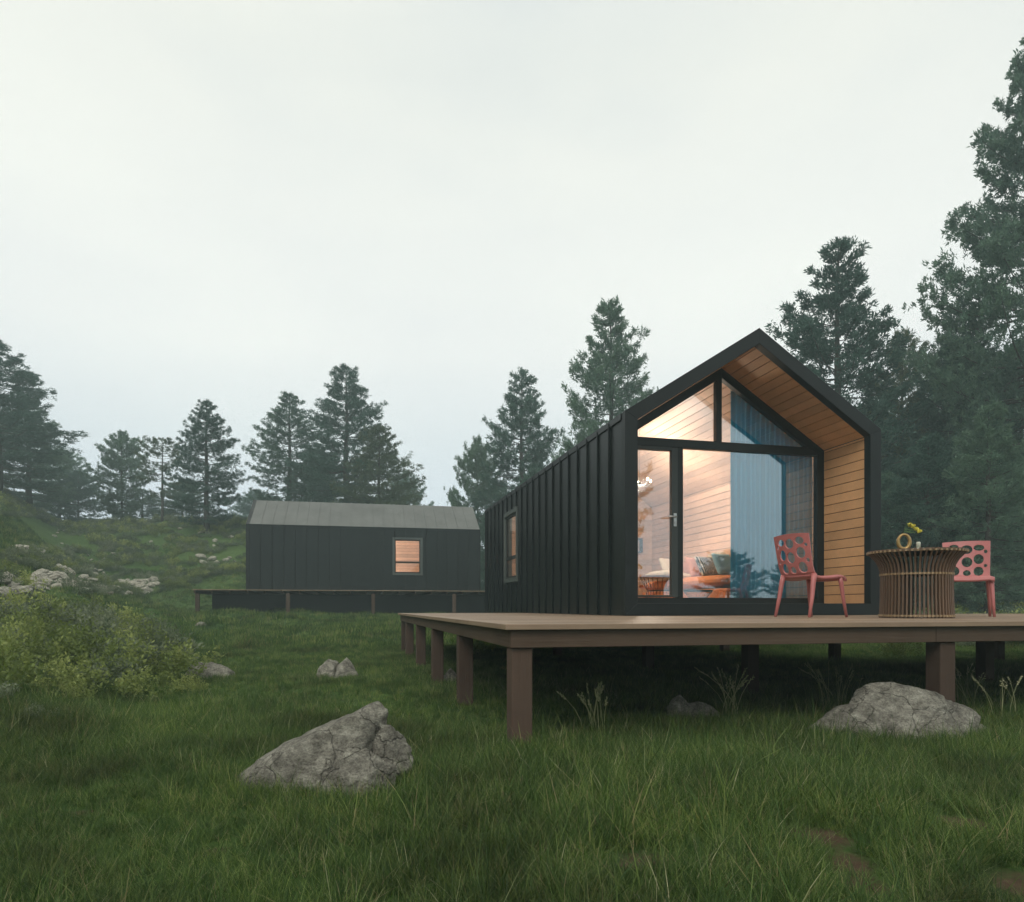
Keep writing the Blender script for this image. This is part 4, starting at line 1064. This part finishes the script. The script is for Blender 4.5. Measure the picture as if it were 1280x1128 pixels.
# tall seeding grasses
def seed_grass(px, py, n, h, spread, label, seed):
    p, D = hit(px, py); rs = np.random.default_rng(seed); root = empty('seeding_grass', p, -TH, label, 'tall grass')
    link_mesh('blades', blade_mesh('blades', n*5, h*.35, h*.75, .003, spread, seed, M['grass'], 4, .5, .8), root)
    st = MB(); hd = MB()
    for i in range(n):
        a = rs.uniform(0, 2*PI); q = spread*rs.random(); lx = rs.normal(0, .28); ly = rs.normal(0, .15); hh = 1.3*h*rs.uniform(.65, 1.1)
        P = [Vector((q*math.cos(a)+lx*hh*t*t, q*math.sin(a)+ly*hh*t*t, hh*(t-.12*abs(lx)*t*t))) for t in (0, .3, .6, .85, 1)]
        st.tube([tuple(v) for v in P], [.003, .0027, .0023, .002, .0015], 4, rs.random())
        d = (P[4]-P[3]).normalized(); pos = P[3]
        for k in range(16):
            c = P[3].lerp(P[4]+d*.02, k/15.); e = (d+Vector(rs.normal(0, .35, 3))).normalized()*.022; u = e.orthogonal().normalized()*.006
            hd.add([tuple(c), tuple(c+e*.5+u), tuple(c+e), tuple(c+e*.5-u)], [(0, 1, 2, 3)], rs.random())
    st.build('stalk', M['drygrass'], root); hd.build('seed_head', M['drygrass'], root)
seed_grass(742, 918, 13, .24, .09, 'clump of tall seeding grass right of the near deck post', 81)
seed_grass(910, 898, 17, .30, .08, 'clump of tall seeding grass before the dark gap under the deck', 82)
seed_grass(1048, 884, 18, .28, .22, 'wide clump of tall seeding grass behind the right boulder', 83)
seed_grass(1205, 888, 12, .30, .10, 'tall seeding grass right of the right boulder', 84)
seed_grass(1262, 900, 10, .22, .14, 'tall grass clump at the right edge below the deck', 85)

# ---------------------------------------------------------------- haze, sky, sun, camera
hz = MB(); hz.box(-137, 137, -134, 142, -4, 34, .5)
hm = bpy.data.materials.new('mountain_mist'); hm.use_nodes = True; nt = hm.node_tree; nt.nodes.clear()
o_ = N(nt, 'ShaderNodeOutputMaterial'); pv = N(nt, 'ShaderNodeVolumePrincipled'); pv.inputs['Color'].default_value = (.74, .94, .93, 1); pv.inputs['Density'].default_value = .0038
nt.links.new(pv.outputs[0], o_.inputs['Volume'])
ho = hz.build('haze', hm); tag(ho, kind='stuff')
w = bpy.data.worlds.new('World'); S.world = w; w.use_nodes = True; nt = w.node_tree; nt.nodes.clear()
wo = N(nt, 'ShaderNodeOutputWorld'); bg = N(nt, 'ShaderNodeBackground'); sk_ = N(nt, 'ShaderNodeTexSky', sky_type='NISHITA')
SE, SR = math.radians(40), math.radians(212)
sk_.sun_disc = False; sk_.sun_elevation = SE; sk_.sun_rotation = SR; sk_.dust_density = 3
tc = N(nt, 'ShaderNodeTexCoord'); sp = N(nt, 'ShaderNodeSeparateXYZ'); nt.links.new(tc.outputs['Generated'], sp.inputs[0])
cr = ramp(nt, [(.0, (5.6, 6.5, 7.0)), (.12, (6.1, 6.75, 7.5)), (.34, (7.65, 7.75, 7.55)), (.62, (7.15, 7.25, 6.7))]); nt.links.new(sp.outputs['Z'], cr.inputs[0])
nz = N(nt, 'ShaderNodeTexNoise'); nz.inputs['Scale'].default_value = 1.6; nz.inputs['Detail'].default_value = 4; nz.inputs['Roughness'].default_value = .45
mpp = N(nt, 'ShaderNodeMapping'); mpp.inputs['Scale'].default_value = (1, 1, 2.5); nt.links.new(tc.outputs['Generated'], mpp.inputs[0]); nt.links.new(mpp.outputs[0], nz.inputs['Vector'])
cl = ramp(nt, [(.28, (.86, .885, .93)), (.5, (1., 1., 1.)), (.72, (1.07, 1.065, 1.04))]); nt.links.new(nz.outputs[0], cl.inputs[0])
mm_ = N(nt, 'ShaderNodeMix', data_type='RGBA', blend_type='MULTIPLY'); mm_.inputs[0].default_value = 1
nt.links.new(cr.outputs[0], mm_.inputs[6]); nt.links.new(cl.outputs[0], mm_.inputs[7])
mx_ = N(nt, 'ShaderNodeMix', data_type='RGBA'); mx_.inputs[0].default_value = .95
nt.links.new(sk_.outputs[0], mx_.inputs[6]); nt.links.new(mm_.outputs[2], mx_.inputs[7]); nt.links.new(mx_.outputs[2], bg.inputs[0])
bg.inputs[1].default_value = .129; nt.links.new(bg.outputs[0], wo.inputs[0])
sl = bpy.data.lights.new('sun', 'SUN'); sl.energy = 1.3; sl.angle = math.radians(25); sl.color = (1, .96, .9)
so_ = bpy.data.objects.new('sun', sl); COL.objects.link(so_)
sd_ = Vector((math.sin(SR)*math.cos(SE), math.cos(SR)*math.cos(SE), math.sin(SE)))
so_.rotation_euler = sd_.to_track_quat('Z', 'Y').to_euler()
cam = bpy.data.cameras.new('camera'); co_ = bpy.data.objects.new('camera', cam); COL.objects.link(co_); S.camera = co_
co_.location = (0, 0, CZ); co_.rotation_euler = (PI/2, 0, -TH)
cam.sensor_width = 36; cam.lens = FPX/1280*36; cam.shift_y = (HY-564)/1280; cam.clip_end = 1000; cam.clip_start = .05
S.view_settings.view_transform = 'Standard'; S.view_settings.look = 'None'; S.view_settings.exposure = 0.14; S.view_settings.gamma = 1
S.render.engine = 'CYCLES'
c = S.cycles; c.use_denoising = True; c.max_bounces = 7; c.diffuse_bounces = 3; c.glossy_bounces = 3; c.transmission_bounces = 4; c.transparent_max_bounces = 12; c.volume_bounces = 0
c.use_adaptive_sampling = True; c.adaptive_threshold = .02; c.sample_clamp_indirect = 4
c.caustics_reflective = False; c.caustics_refractive = False
